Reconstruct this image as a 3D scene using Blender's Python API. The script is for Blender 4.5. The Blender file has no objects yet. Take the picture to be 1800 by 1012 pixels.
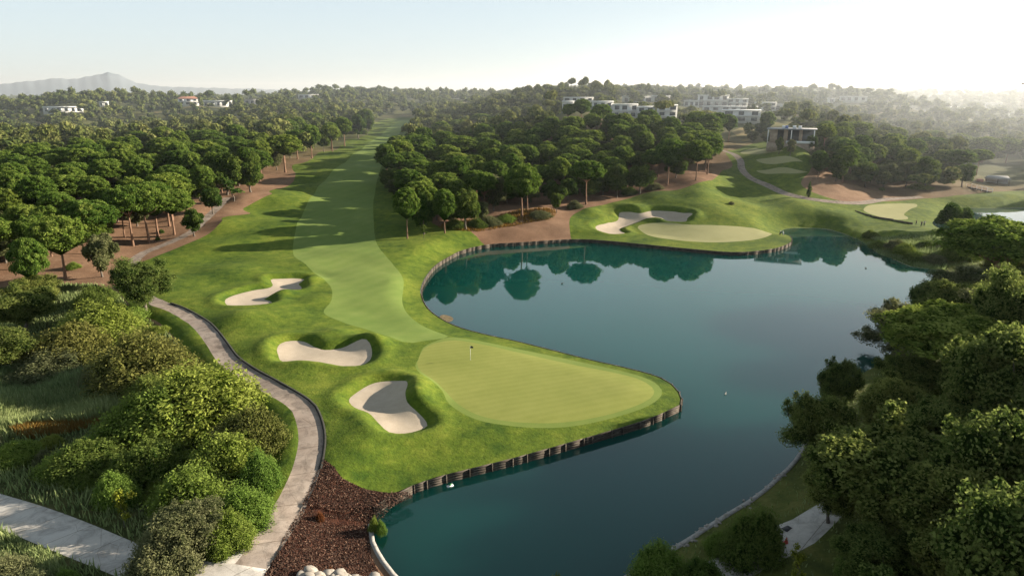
import bpy, bmesh, math, random
import numpy as np
from mathutils import Vector, Matrix
from mathutils.geometry import delaunay_2d_cdt

R = math.radians
S = bpy.context.scene
COL = S.collection
rng = np.random.default_rng(7)
random.seed(7)

# ------------------------------------------------------------------ camera model (used to survey the site from the photograph)
CAM_H, PITCH, F = 41.0, R(15.9), 1200.0
CP, SP = math.cos(PITCH), math.sin(PITCH)
SUN_AZ = math.atan2(0.955, 0.297)      # clockwise from +Y
SUN_EL = R(15.5)

def ray(px, py):
    u, v = (px - 900.0) / F, (506.0 - py) / F
    return np.array([u, CP + v * SP, -SP + v * CP])

def at_z(px, py, z):
    d = ray(px, py)
    t = (z - CAM_H) / d[2]
    return np.array([d[0] * t, d[1] * t])

def at_d(px, D):                       # bearing of a picture column, ground distance D
    d = ray(px, 165.0)
    n = math.hypot(d[0], d[1])
    return np.array([d[0] / n * D, d[1] / n * D])

# ------------------------------------------------------------------ terrain
ctrl = []
for px, py, z in [
    (827,632,2.0),(1120,690,1.6),(740,650,2.2),(900,740,1.8),(640,840,1.7),(560,560,2.5),
    (470,515,2.8),(570,620,2.6),(683,710,2.2),(545,740,2.4),(400,600,2.9),(290,540,3.1),(517,870,2.2),(425,1000,2.0),
    (100,700,0.9),(250,750,1.0),(50,850,1.1),(20,600,1.6),(100,930,1.8),(200,990,1.9),
    (1300,960,1.5),(1600,1000,3.0),(1700,800,3.5),(1500,850,2.0),(1650,620,2.5),(570,930,1.6),
    (115,490,3.0),(10,480,3.2),(250,430,3.8),(345,412,5.0),(440,340,9.0),(500,305,11.3),
    (600,430,3.2),(450,440,3.6),(600,350,7.0),(600,300,11.2),(640,250,15.0),(690,207,20.0),
    (720,420,3.8),(880,415,2.6),(1000,395,3.2),(926,382,5.0),(1037,362,5.4),(1171,328,9.0),(1225,320,11.0),(800,405,4.0),
    (1100,390,2.2),(1250,410,1.7),(1300,350,5.5),(1420,345,6.3),(1350,300,12.0),(1340,262,17.0),(1395,250,19.0),
    (1560,375,2.5),(1610,405,1.6),(1500,420,1.0),(1650,430,1.2),(1480,300,11.0),(1500,340,6.0),(1720,335,4.5),(1600,345,4.0),(1790,345,3.6)]:
    ctrl.append((*at_z(px, py, z), z))
for px, D, z in [(50,230,8),(50,310,11),(50,430,13),(50,600,15),(250,320,12),(250,600,17),(-300,200,5),(-300,400,12),
    (900,300,11.5),(900,400,16),(1000,420,21),(1100,420,22),(1250,420,23),(780,320,12.5),(780,500,19),(1000,700,35),(1150,700,36),(1300,620,29),
    (1500,330,15),(1700,330,5.5),(1500,600,23),(1750,600,15),(1650,450,8),(1500,900,30),(1750,900,29),(2100,300,5),(2100,700,22),
    (450,700,20),(1700,1080,32),(1850,1080,32),(1550,1050,34),(600,1000,33),(100,1000,22),(300,1000,23),(850,1000,32),(900,25,1.5),(0,30,1.5),(1800,30,3.0)]:
    ctrl.append((*at_d(px, D), float(z)))
for px in range(-900, 2800, 400):
    ctrl.append((*at_d(px, 1700), 24.0)); ctrl.append((*at_d(px, 4200), 16.0))
# buildings: columns, rows of roof and foot, distance; the ground rises to meet them
HOUSES = [(989,1009,178,197,395),(1042,1078,178,205,390),(1079,1121,183,206,388),(1122,1152,187,208,388),(1158,1191,184,214,380),(992,1042,171,178,470),(1096,1146,169,181,540),(1148,1177,168,178,540),(1204,1229,176,187,540),(1230,1279,167,186,545),(1281,1314,173,187,545),(1242,1328,186,194,480),(1276,1336,192,212,400),(1331,1364,179,192,520),(1365,1386,182,193,525),(82,131,184,192,620),(174,186,177,184,650),(315,344,172,183,640),(360,403,176,186,640),(430,462,174,184,660),(526,563,166,173,760),(1441,1466,172,179,640),(1482,1520,169,177,640),(1739,1761,178,186,900),(1674,1696,184,190,900),(1778,1806,194,201,800),(1358,1440,220,247,300)]
WINDOWS = [(a-1, b_+1, c_, d_ - (d_-c_)*.15, e_) for a, b_, c_, d_, e_ in HOUSES]
for a, b_, c_, d_, e_ in HOUSES:
    ctrl.append((*at_d((a+b_)/2, e_), CAM_H + e_*math.tan(math.atan((506-d_)/F) - PITCH) - .6))
ctrl = np.array(ctrl)

def warp(x, y):
    y2 = y + 30.0
    return np.arctan2(x, y2) * 1.6, np.log(np.sqrt(x * x + y2 * y2) + 8.0)

def tps(r2):
    return 0.5 * r2 * np.log(np.maximum(r2, 1e-12))
cu, cv = warp(ctrl[:, 0], ctrl[:, 1])
_n = len(ctrl)
A = np.zeros((_n + 3, _n + 3))
A[:_n, :_n] = tps((cu[:, None] - cu) ** 2 + (cv[:, None] - cv) ** 2) + np.eye(_n) * 2e-4
A[:_n, _n] = 1; A[:_n, _n + 1] = cu; A[:_n, _n + 2] = cv
A[_n:, :_n] = A[:_n, _n:].T
W_ = np.linalg.solve(A, np.concatenate([ctrl[:, 2], [0, 0, 0]]))

def base_z(x, y):
    x = np.atleast_1d(np.asarray(x, float)); y = np.atleast_1d(np.asarray(y, float))
    out = np.empty(len(x))
    for i in range(0, len(x), 20000):
        u, v = warp(x[i:i+20000], y[i:i+20000])
        out[i:i+20000] = tps((u[:, None] - cu) ** 2 + (v[:, None] - cv) ** 2) @ W_[:_n] + W_[_n] + W_[_n + 1] * u + W_[_n + 2] * v
    return np.maximum(out, 0.35)

_ts = 30.0 * (4000.0 / 30.0) ** (np.arange(900) / 899.0)
def on_ground(px, py, h=0.0):
    """First ground point (raised by h) that the sight line of a picture point meets."""
    d = ray(px, py); n = math.hypot(d[0], d[1])
    x, y = d[0] / n * _ts, d[1] / n * _ts
    zr = CAM_H + d[2] / n * _ts
    diff = zr - (base_z(x, y) + h)
    k = np.nonzero(diff <= 0)[0]
    if len(k) == 0:
        return np.array([x[700], y[700]])
    k = k[0]
    if k == 0: return np.array([x[0], y[0]])
    f = diff[k-1] / (diff[k-1] - diff[k])
    D = _ts[k-1] + f * (_ts[k] - _ts[k-1])
    return np.array([d[0] / n * D, d[1] / n * D])

def poly(pts): return np.array([on_ground(*p) for p in pts])

def smooth_loop(P, step=1.0, closed=True):
    """Catmull-Rom through the surveyed points."""
    n = len(P); out = []
    for i in range(n if closed else n - 1):
        if closed:
            a, b, c, d = P[(i-1) % n], P[i], P[(i+1) % n], P[(i+2) % n]
        else:
            a, b, c, d = P[max(i-1, 0)], P[i], P[i+1], P[min(i+2, n-1)]
        m = max(1, min(14, int(np.linalg.norm((c - b)[:2]) / step)))
        for k in range(m):
            t = k / m
            out.append(0.5 * ((2*b) + (-a + c)*t + (2*a - 5*b + 4*c - d)*t*t + (-a + 3*b - 3*c + d)*t**3))
    if not closed: out.append(P[-1])
    return np.array(out)

def inside(x, y, P):
    """Vectorised point in polygon."""
    r = np.zeros(len(x), bool)
    bb = (x >= P[:, 0].min()) & (x <= P[:, 0].max()) & (y >= P[:, 1].min()) & (y <= P[:, 1].max())
    i = np.nonzero(bb)[0]
    if not len(i): return r
    X, Y = x[i], y[i]; q = np.zeros(len(i), bool)
    for a, b in zip(P, np.roll(P, -1, 0)):
        if a[1] == b[1]: continue
        c = (a[1] > Y) != (b[1] > Y)
        q ^= c & (X < (b[0] - a[0]) * (Y - a[1]) / (b[1] - a[1]) + a[0])
    r[i] = q
    return r

def seg_dist(x, y, P, closed=True, far=60.0):
    """Distance to a polyline, and the nearest segment's index and parameter."""
    D = np.full(len(x), 1e9); I = np.zeros(len(x), int); T = np.zeros(len(x))
    near = (x > P[:,0].min()-far) & (x < P[:,0].max()+far) & (y > P[:,1].min()-far) & (y < P[:,1].max()+far)
    k = np.nonzero(near)[0]
    if not len(k): return D, I, T
    X, Y = x[k], y[k]; d = np.full(len(k), 1e9); ii = np.zeros(len(k), int); tt = np.zeros(len(k))
    Q = np.roll(P, -1, 0) if closed else P[1:]
    for i, (a, b) in enumerate(zip(P, Q)):
        e = b - a; l2 = e[0]*e[0] + e[1]*e[1] + 1e-12
        t = np.clip(((X - a[0]) * e[0] + (Y - a[1]) * e[1]) / l2, 0, 1)
        dd = np.hypot(X - a[0] - t * e[0], Y - a[1] - t * e[1])
        m = dd < d
        d[m] = dd[m]; ii[m] = i; tt[m] = t[m]
    D[k], I[k], T[k] = d, ii, tt
    return D, I, T

# --- the lake's edge: picture column, row, height of that edge above the water, kind (w wall, k kerb, n natural bank)
shore_px = [
 (1196,706,.5,'w'),(1194,722,0,'w'),(1137,748,0,'w'),(1077,767,0,'w'),(1005,788,0,'w'),(950,804,0,'w'),(892,820,0,'w'),(852,830,0,'w'),(768,851,0,'w'),(728,865,0,'w'),
 (690,882,0,'w'),(656,905,0,'w'),(651,925,0,'k'),(655,957,0,'k'),(674,992,0,'k'),(691,1014,0,'k'),(730,1050,0,'k'),(800,1090,0,'n'),(950,1100,0,'n'),(1060,1040,0,'n'),
 (1118,1004,0,'n'),(1200,955,0,'n'),(1238,931,0,'n'),(1280,904,0,'n'),(1320,880,0,'n'),(1347,860,0,'n'),(1367,841,0,'n'),(1400,808,0,'n'),(1440,742,0,'n'),
 (1500,668,0,'n'),(1549,636,0,'n'),(1590,592,0,'n'),(1630,530,0,'n'),(1662,484,0,'n'),(1640,474,0,'n'),(1600,468,0,'n'),(1571,456,0,'n'),(1544,446,0,'n'),(1527,433,0,'n'),
 (1505,420,0,'n'),(1460,404,0,'n'),(1420,401,0,'n'),(1385,402,0,'n'),(1372,406,.6,'n'),(1388,416,.8,'w'),(1390,430,0,'w'),(1378,437,0,'w'),(1359,443,0,'w'),(1320,448,0,'w'),(1280,449,0,'w'),(1210,443,0,'w'),
 (1140,436,0,'w'),(1070,429,0,'w'),(1020,426,0,'w'),(970,428,0,'w'),(912,432,0,'w'),(862,435,0,'w'),(815,445,0,'w'),(788,458,0,'w'),(765,473,0,'w'),
 (748,494,0,'w'),(740,514,0,'w'),(741,530,0,'w'),(749,543,.5,'w'),(766,557,.7,'w'),(801,573,1.0,'w'),(855,588,1.0,'w'),(902,598,1.0,'w'),(970,615,1.0,'w'),
 (1037,632,1.0,'w'),(1104,647,1.0,'w'),(1160,663,1.0,'w'),(1188,682,1.0,'w')]
_h = {'w': .95, 'k': 0.22, 'n': 0.02}
SH = smooth_loop(np.array([[*at_z(px, py, z), _h[k]] for px, py, z, k in shore_px]), 1.6)
LAKE, LAKE_H = SH[:, :2], np.clip(SH[:, 2], 0.02, .95)
pond_px = [(1639,392),(1652,381),(1668,372),(1680,366),(1737,366),(1800,365),(1870,366),(1900,380),(1860,402),(1760,408),(1700,406),(1655,402)]
POND_Z = 1.2
POND = smooth_loop(np.array([at_z(px, py, POND_Z) for px, py in pond_px]), 2.0)

bunk_px = [
 [(395,526),(403,518),(420,511),(447,504),(470,501),(479,497),(476,489),(487,487),(517,485),(537,487),(536,492),(525,497),(530,503),(524,508),(497,512),(474,518),(463,522),(472,526),(478,531),(463,536),(433,538),(403,535)],
 [(487,612),(494,602),(511,597),(534,598),(551,606),(571,611),(600,609),(617,606),(637,605),(650,610),(654,619),(649,631),(634,639),(607,640),(590,638),(571,635),(537,632),(497,631),(489,622)],
 [(613,697),(627,684),(650,671),(670,667),(697,669),(712,674),(717,686),(713,700),(716,714),(728,722),(744,732),(751,744),(736,752),(711,758),(684,758),(669,746),(660,736),(647,722),(623,711)],
 [(1048,398),(1068,391),(1086,386),(1089,377),(1103,378),(1126,380),(1149,373),(1182,372),(1210,377),(1217,381),(1208,385),(1205,388),(1177,387),(1163,384),(1140,385),(1126,388),(1100,395),(1090,400),(1093,406),(1098,410),(1079,412),(1061,409),(1050,404)]]
BUNK = [smooth_loop(poly(b), 0.7) for b in bunk_px]
GREEN = [smooth_loop(poly(g), 1.2) for g in [
 [(735,632),(745,613),(765,603),(800,598),(850,605),(920,620),(1000,637),(1070,650),(1120,662),(1146,677),(1149,690),(1130,703),(1080,720),(1010,735),(950,741),(890,740),(840,729),(805,710),(785,691),(765,672),(742,655),(734,643)],
 [(1121,399),(1135,394),(1163,392),(1210,395),(1257,396),(1315,400),(1345,405),(1357,410),(1345,417),(1315,423),(1268,427),(1222,427),(1175,423),(1145,417),(1131,409)],
 [(1519,366),(1532,360),(1571,358),(1607,358),(1612,363),(1600,368),(1589,377),(1596,382),(1592,386),(1562,385),(1536,378),(1521,372)]]]
FRINGE = smooth_loop(poly([(735,632),(744,611),(762,601),(790,592),(830,594),(880,604),(960,620),(1060,641),(1128,658),(1158,674),(1163,690),(1140,707),(1085,725),(1015,741),(950,748),(885,747),(835,737),(790,712),(778,690),(760,674),(738,657),(730,643)]), 1.2)
FAIR = smooth_loop(poly([(722,213),(700,214),(672,235),(625,270),(588,300),(560,330),(534,370),(520,410),(516,448),(540,470),(565,490),(582,508),(583,530),(569,550),(600,566),(650,581),(707,602),(744,599),(788,590),(744,571),(718,551),(707,528),(709,490),(693,468),(674,448),(661,425),(657,390),(657,350),(666,310),(676,280),(688,250),(708,228)]), 1.5)
TEES = [smooth_loop(poly(t), 1.2) for t in [
 [(1302,268),(1330,261),(1370,262),(1378,266),(1350,270),(1315,271)],
 [(1330,281),(1360,277),(1405,281),(1412,285),(1375,288),(1340,287)],
 [(1330,300),(1365,296),(1400,299),(1420,303),(1390,306),(1345,306)]]]
def ribbon(px, half):
    c = smooth_loop(poly(px), 1.5, closed=False)
    t = np.gradient(c, axis=0); t /= np.linalg.norm(t, axis=1)[:, None] + 1e-9
    nrm = np.stack([-t[:, 1], t[:, 0]], 1)
    h = np.interp(np.arange(len(c)) / (len(c) - 1), np.linspace(0, 1, len(half)), half)[:, None]
    return np.concatenate([c + nrm * h, (c - nrm * h)[::-1]]), c
PATH, PATH_C = ribbon([(440,995),(469,955),(517,873),(538,825),(548,772),(540,730),(524,708),(480,681),(437,657),(402,633),(384,608),(369,588),(346,565),(312,545),(280,533),(252,519),(232,498),(230,470),(242,452),(262,440),(300,425),(335,408),(350,395),(375,372),(400,348)], [1.5,1.45,1.35,1.3,1.25])
PATH2, PATH2_C = ribbon([(1262,262),(1287,270),(1301,282),(1304,297),(1318,312),(1350,327),(1385,342),(1430,351),(1480,356),(1520,356),(1560,350),(1620,346)], [1.1,1.4,1.5,1.5,1.2])
ROAD = smooth_loop(poly([(-80,838),(0,867),(67,887),(168,924),(259,961),(330,981),(380,989),(403,978),(430,962),(446,950),(497,945),(480,985),(463,1012),(440,1060),(330,1085),(260,1040),(201,1011),(134,984),(67,957),(0,929),(-80,898)]), 2.0)
TRACK = smooth_loop(poly([(1150,1040),(1225,980),(1275,957),(1360,914),(1395,902),(1460,868),(1500,880),(1432,954),(1390,976),(1310,1018),(1250,1070),(1150,1090)]), 2.0)
MULCH = smooth_loop(poly([(566,806),(585,821),(602,840),(640,852),(680,857),(718,856),(726,866),(690,884),(656,906),(648,925),(651,957),(668,994),(688,1018),(690,1080),(440,1080),(463,1012),(480,985),(497,945),(537,873),(557,828)]), 1.5)
ROUGH = smooth_loop(poly([(390,990),(440,925),(466,870),(474,800),(470,725),(425,692),(372,660),(335,630),(308,590),(280,562),(250,548),(225,530),(205,500),(225,470),(262,456),(322,431),(350,419),(390,398),(392,384),(440,377),(428,366),(478,348),(474,340),(510,322),(520,306),(514,292),(542,286),(562,268),(592,262),(612,248),(642,238),(652,225),(664,214),(690,209),(728,209),(732,218),(726,235),(714,262),(704,290),(708,320),(730,360),(760,392),(800,402),(838,412),(856,432),(800,480),(800,530),(900,580),(1100,630),(1215,670),(1225,735),(1000,820),(726,866),(680,857),(640,852),(602,840),(585,821),(566,806),(540,870),(500,930),(440,985)]), 2.0)
ROUGH2 = smooth_loop(poly([(1003,385),(1030,372),(1080,360),(1130,345),(1200,332),(1250,320),(1270,302),(1288,290),(1276,268),(1300,260),(1340,247),(1400,251),(1425,261),(1430,280),(1424,300),(1408,325),(1440,342),(1500,357),(1560,354),(1620,349),(1700,343),(1800,336),(1900,336),(1900,372),(1740,372),(1700,380),(1680,405),(1650,432),(1655,470),(1600,480),(1500,450),(1420,420),(1395,445),(1200,455),(1030,434),(1005,415)]), 2.0)
SCRUB = smooth_loop(poly([(-500,520),(0,505),(90,500),(190,505),(225,535),(250,552),(280,566),(310,596),(372,664),(425,697),(466,730),(472,800),(462,870),(436,925),(388,992),(330,1000),(250,1100),(-500,1150)]), 3.0)
BANK = smooth_loop(poly([(1000,1090),(1090,990),(1170,935),(1250,884),(1320,838),(1375,790),(1410,725),(1470,652),(1520,620),(1560,580),(1600,520),(1640,478),(1640,466),(1600,461),(1544,438),(1560,434),(1600,436),(1660,424),(1740,412),(1900,405),(2300,420),(2600,700),(2600,1200)]), 3.0)
MEADOW = [smooth_loop(poly(p), 6.0) for p in [[(-60,219),(30,215),(85,216),(98,219),(60,222),(-60,224)],[(268,196),(300,193),(332,196),(330,200),(290,201)],[(790,186),(815,180),(868,184),(866,190),(820,192)],[(1285,232),(1320,225),(1345,231),(1330,238),(1296,240)]]]

mounds = []                                   # surveyed mounds beside the fairways: x, y, height, radius
for px, py, h, r in [(415,352,1.6,6),(500,352,.9,6),(395,398,1.0,6),(470,395,.8,7),(350,585,.6,5),(405,565,.8,4),(470,560,.5,5),(560,530,.5,4),(548,495,1.0,2.6),(500,519,.9,2.2),
                     (590,590,.9,3.2),(660,606,1.0,2.6),(640,602,.8,2.4),(735,705,1.3,3.0),(728,680,1.0,2.6),(600,780,.9,5),(520,650,.6,4),(450,620,.6,4),(420,480,.6,7),(760,680,.5,4),
                     (1040,378,1.5,5),(1118,374,1.7,4),(1095,368,1.0,4),(1150,388,.9,3),(1215,381,.9,3),(1150,350,1.5,7),(1230,345,1.2,7),(1180,360,1.0,7),(1260,372,1.2,7),(1290,362,1.0,6),(1330,375,1.3,8),(1400,375,1.0,8),(1300,335,1.4,8),
                     (1360,318,1.5,7),(1380,292,1.2,6),(1350,270,1.0,6),(1400,360,1.0,9),(1470,385,1.0,8),(1540,415,1.0,8),(1630,412,1.2,6),(1590,420,.9,6),(690,398,.7,5),(560,400,.5,9),(600,330,.7,9)]:
    p = on_ground(px, py); mounds.append((p[0], p[1], h, r))

LEFT = np.concatenate([poly([(-500,700),(-500,520),(0,505),(190,505),(225,518)]), PATH_C[(PATH_C[:, 1] < on_ground(285,534)[1]) & (PATH_C[:, 1] > on_ground(440,962)[1])][::-1], poly([(403,978),(330,985),(259,961),(168,924),(0,867),(-500,800)])])

def waves(x, y):
    return (np.sin(x*.11 + 1.3*np.sin(y*.06)) * np.sin(y*.13 + .8*np.sin(x*.05)) * .32
            + np.sin(x*.31+y*.12+1.) * np.sin(y*.29-x*.09) * .11 + np.sin(x*.7+.5*np.sin(y*.3)) * np.sin(y*.63+1.) * .035)

def height(x, y):
    x = np.atleast_1d(np.asarray(x, float)); y = np.atleast_1d(np.asarray(y, float))
    z = base_z(x, y)
    flat = np.zeros(len(x))
    for P in [GREEN[0], GREEN[1], GREEN[2], PATH, PATH2, ROAD, TRACK, *TEES]:
        d, _, _ = seg_dist(x, y, P, far=8)
        d = np.where(inside(x, y, P), 0, d)
        flat = np.maximum(flat, np.clip(1 - d / 5.0, 0, 1))
    D = np.hypot(x, y)
    amp = np.clip(D / 120.0, .8, 2.2)
    z = z + (waves(x, y) * amp + .15) * (1 - flat * .92)
    for mx, my, h, r in mounds:
        q = ((x - mx)**2 + (y - my)**2) / (r*r)
        z += np.where(q < 9, h * np.exp(-q), 0) * (1 - flat * .8)
    for B in BUNK:
        d, _, _ = seg_dist(x, y, B, far=8)
        ins = inside(x, y, B)
        s = np.clip(d / 2.5, 0, 1); s = s*s*(3-2*s)
        q = np.clip(d / 1.5, 0, 1); q = q*q*(3-2*q)
        z = z + np.where(ins, -.48 - .14 * s, np.where(d < 6, -.48 * (1 - q) + .26 * np.exp(-((d - 2.1)/1.2)**2), 0))
    for P in (PATH,):                         # the path is cut a little into the slope
        ins = inside(x, y, P)
        z = z - np.where(ins, .10, 0)
    ins = inside(x, y, LEFT)                  # the ground falls away on the scrub side of the path
    d, _, _ = seg_dist(x, y, PATH_C, closed=False, far=12)
    d2, _, _ = seg_dist(x, y, ROAD, far=10)
    s = np.clip((np.minimum(d, d2) - 1.5) / 5.5, 0, 1)
    z = np.where(ins, np.maximum(z - 1.5*s*s*(3-2*s), .35), z)
    d, i, t = seg_dist(x, y, LAKE, far=30)
    hs = LAKE_H[i] * (1 - t) + np.roll(LAKE_H, -1)[i] * t
    w = np.where(hs > .6, 7.0, 9.0)
    s = np.clip(d / w, 0, 1); s = s*s*(3-2*s)
    z = np.where(d < 1e8, hs + (np.maximum(z, hs) - hs) * s, z)
    d, _, _ = seg_dist(x, y, POND, far=30)
    s = np.clip(d / 7.0, 0, 1)
    z = np.where(d < 1e8, POND_Z + .02 + (np.maximum(z, POND_Z + .3) - POND_Z) * s*s*(3-2*s), z)
    return z

def gz(x, y): return float(height([x], [y])[0])

# ------------------------------------------------------------------ helpers
def tag(o, label=None, cat=None, group=None, kind=None):
    if label: o['label'] = label
    if cat: o['category'] = cat
    if group: o['group'] = group
    if kind: o['kind'] = kind
    return o

def mesh_np(name, V, Fc, mat=None, smooth=False, tone=None):
    """V (n,3); Fc: list of index arrays of shape (m,3) or (m,4)."""
    me = bpy.data.meshes.new(name)
    V = np.asarray(V, np.float32)
    Fc = [np.asarray(f, np.int32) for f in (Fc if isinstance(Fc, list) else [Fc]) if len(f)]
    nl = sum(f.size for f in Fc); nf = sum(len(f) for f in Fc)
    me.vertices.add(len(V)); me.loops.add(nl); me.polygons.add(nf)
    me.vertices.foreach_set('co', V.ravel())
    me.loops.foreach_set('vertex_index', np.concatenate([f.ravel() for f in Fc]))
    tot = np.concatenate([np.full(len(f), f.shape[1], np.int32) for f in Fc])
    st = np.concatenate([[0], np.cumsum(tot)[:-1]]).astype(np.int32)
    me.polygons.foreach_set('loop_start', st)
    if smooth: me.polygons.foreach_set('use_smooth', np.ones(nf, bool))
    me.update(calc_edges=True)
    if tone is not None:
        a = me.attributes.new('tone', 'FLOAT', 'POINT'); a.data.foreach_set('value', np.asarray(tone, np.float32))
    if mat: me.materials.append(mat)
    return me

def link(name, me, parent=None, loc=None):
    o = bpy.data.objects.new(name, me); COL.objects.link(o)
    if parent is not None: o.parent = parent
    if loc is not None: o.location = loc
    return o

def empty(name, loc, label=None, cat=None, group=None, rz=0.0, scale=None):
    o = bpy.data.objects.new(name, None); COL.objects.link(o)
    o.location = loc; o.rotation_euler = (0, 0, rz); o.empty_display_size = .3
    if scale is not None: o.scale = scale
    return tag(o, label, cat, group)

def copy_tree(root):
    c = root.copy(); COL.objects.link(c)
    for ch in root.children:
        k = ch.copy(); COL.objects.link(k); k.parent = c
        for g in ch.children:
            q = g.copy(); COL.objects.link(q); q.parent = k
    return c

class MB:
    """Collects boxes, bars and tubes into one mesh."""
    def __init__(s): s.V, s.F4, s.F3, s.n = [], [], [], 0
    def add(s, V, F4=(), F3=()):
        s.V.append(np.asarray(V, float))
        for f in F4: s.F4.append([i + s.n for i in f])
        for f in F3: s.F3.append([i + s.n for i in f])
        s.n += len(V)
    def box(s, c, d, rz=0.0):
        x, y, z = d[0]/2, d[1]/2, d[2]/2
        V = np.array([(-x,-y,-z),(x,-y,-z),(x,y,-z),(-x,y,-z),(-x,-y,z),(x,-y,z),(x,y,z),(-x,y,z)])
        c_, s_ = math.cos(rz), math.sin(rz)
        V = np.stack([V[:,0]*c_-V[:,1]*s_, V[:,0]*s_+V[:,1]*c_, V[:,2]], 1) + np.array(c)
        s.add(V, [(0,3,2,1),(4,5,6,7),(0,1,5,4),(1,2,6,5),(2,3,7,6),(3,0,4,7)])
        return s
    def tube(s, pts, rad, k=7):
        pts = [np.array(p, float) for p in pts]
        if np.isscalar(rad): rad = [rad]*len(pts)
        V = []
        for i, p in enumerate(pts):
            t = pts[min(i+1, len(pts)-1)] - pts[max(i-1, 0)]; t /= np.linalg.norm(t) + 1e-9
            a = np.cross(t, [0.3, .9, .2]); a /= np.linalg.norm(a) + 1e-9; b = np.cross(t, a)
            for j in range(k):
                w = 2*math.pi*j/k; V.append(p + rad[i]*(a*math.cos(w) + b*math.sin(w)))
        F4 = [(i*k+j, i*k+(j+1) % k, (i+1)*k+(j+1) % k, (i+1)*k+j) for i in range(len(pts)-1) for j in range(k)]
        n = len(V); V += [pts[0], pts[-1]]
        F3 = [((j+1) % k, j, n) for j in range(k)] + [((len(pts)-1)*k+j, (len(pts)-1)*k+(j+1) % k, n+1) for j in range(k)]
        s.add(V, F4, F3); return s
    def mesh(s, name, mat, smooth=False):
        V = np.concatenate(s.V)
        fs = []
        if s.F4: fs.append(np.array(s.F4))
        if s.F3: fs.append(np.array(s.F3))
        return mesh_np(name, V, fs, mat, smooth)
    def obj(s, name, mat, parent=None, smooth=False): return link(name, s.mesh(name, mat, smooth), parent)

# ------------------------------------------------------------------ materials
def new_mat(name):
    m = bpy.data.materials.new(name); m.use_nodes = True
    nt = m.node_tree
    for n in list(nt.nodes): nt.nodes.remove(n)
    out = nt.nodes.new('ShaderNodeOutputMaterial')
    return m, nt, out
def N(nt, typ, **kw):
    n = nt.nodes.new(typ)
    for k, v in kw.items():
        if k.startswith('i_'): n.inputs[k[2:].replace('_', ' ')].default_value = v
        else: setattr(n, k, v)
    return n
def noise(nt, co, scale, detail=4, rough=.6, dist=0.0):
    n = N(nt, 'ShaderNodeTexNoise'); n.inputs['Scale'].default_value = scale; n.inputs['Detail'].default_value = detail
    n.inputs['Roughness'].default_value = rough; n.inputs['Distortion'].default_value = dist
    nt.links.new(co, n.inputs['Vector']); return n.outputs['Fac']
def ramp(nt, fac, stops):
    r = N(nt, 'ShaderNodeValToRGB'); e = r.color_ramp.elements
    while len(e) < len(stops): e.new(.5)
    for k, (p, c) in enumerate(stops): e[k].position = p; e[k].color = (*c, 1) if len(c) == 3 else c
    nt.links.new(fac, r.inputs['Fac']); return r.outputs['Color']
def mix(nt, fac, a, b, typ='MIX'):
    m = N(nt, 'ShaderNodeMix', data_type='RGBA', blend_type=typ)
    for s, v in ((m.inputs[0], fac), (m.inputs[6], a), (m.inputs[7], b)):
        if isinstance(v, bpy.types.NodeSocket): nt.links.new(v, s)
        elif s.type == 'VALUE': s.default_value = v
        else: s.default_value = (*v, 1)
    return m.outputs[2]
def math_(nt, op, a, b=0.0, c=0.0):
    m = N(nt, 'ShaderNodeMath', operation=op)
    for s, v in zip(m.inputs, (a, b, c)):
        if isinstance(v, bpy.types.NodeSocket): nt.links.new(v, s)
        else: s.default_value = v
    return m.outputs[0]
def coords(nt): return N(nt, 'ShaderNodeNewGeometry').outputs['Position']
def scaled(nt, co, s, rot=0.0):
    m = N(nt, 'ShaderNodeMapping'); m.inputs['Scale'].default_value = s; m.inputs['Rotation'].default_value = (0, 0, rot)
    nt.links.new(co, m.inputs['Vector']); return m.outputs[0]
def finish(nt, out, col, rough=.9, bump=None, bstr=.3, bdist=.05, spec=.25):
    b = N(nt, 'ShaderNodeBsdfPrincipled'); b.inputs['Roughness'].default_value = rough; b.inputs['Specular IOR Level'].default_value = spec
    if isinstance(col, bpy.types.NodeSocket): nt.links.new(col, b.inputs['Base Color'])
    else: b.inputs['Base Color'].default_value = (*col, 1)
    if bump is not None:
        bp = N(nt, 'ShaderNodeBump'); bp.inputs['Strength'].default_value = bstr; bp.inputs['Distance'].default_value = bdist
        nt.links.new(bump, bp.inputs['Height']); nt.links.new(bp.outputs[0], b.inputs['Normal'])
    nt.links.new(b.outputs[0], out.inputs['Surface']); return b

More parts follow.
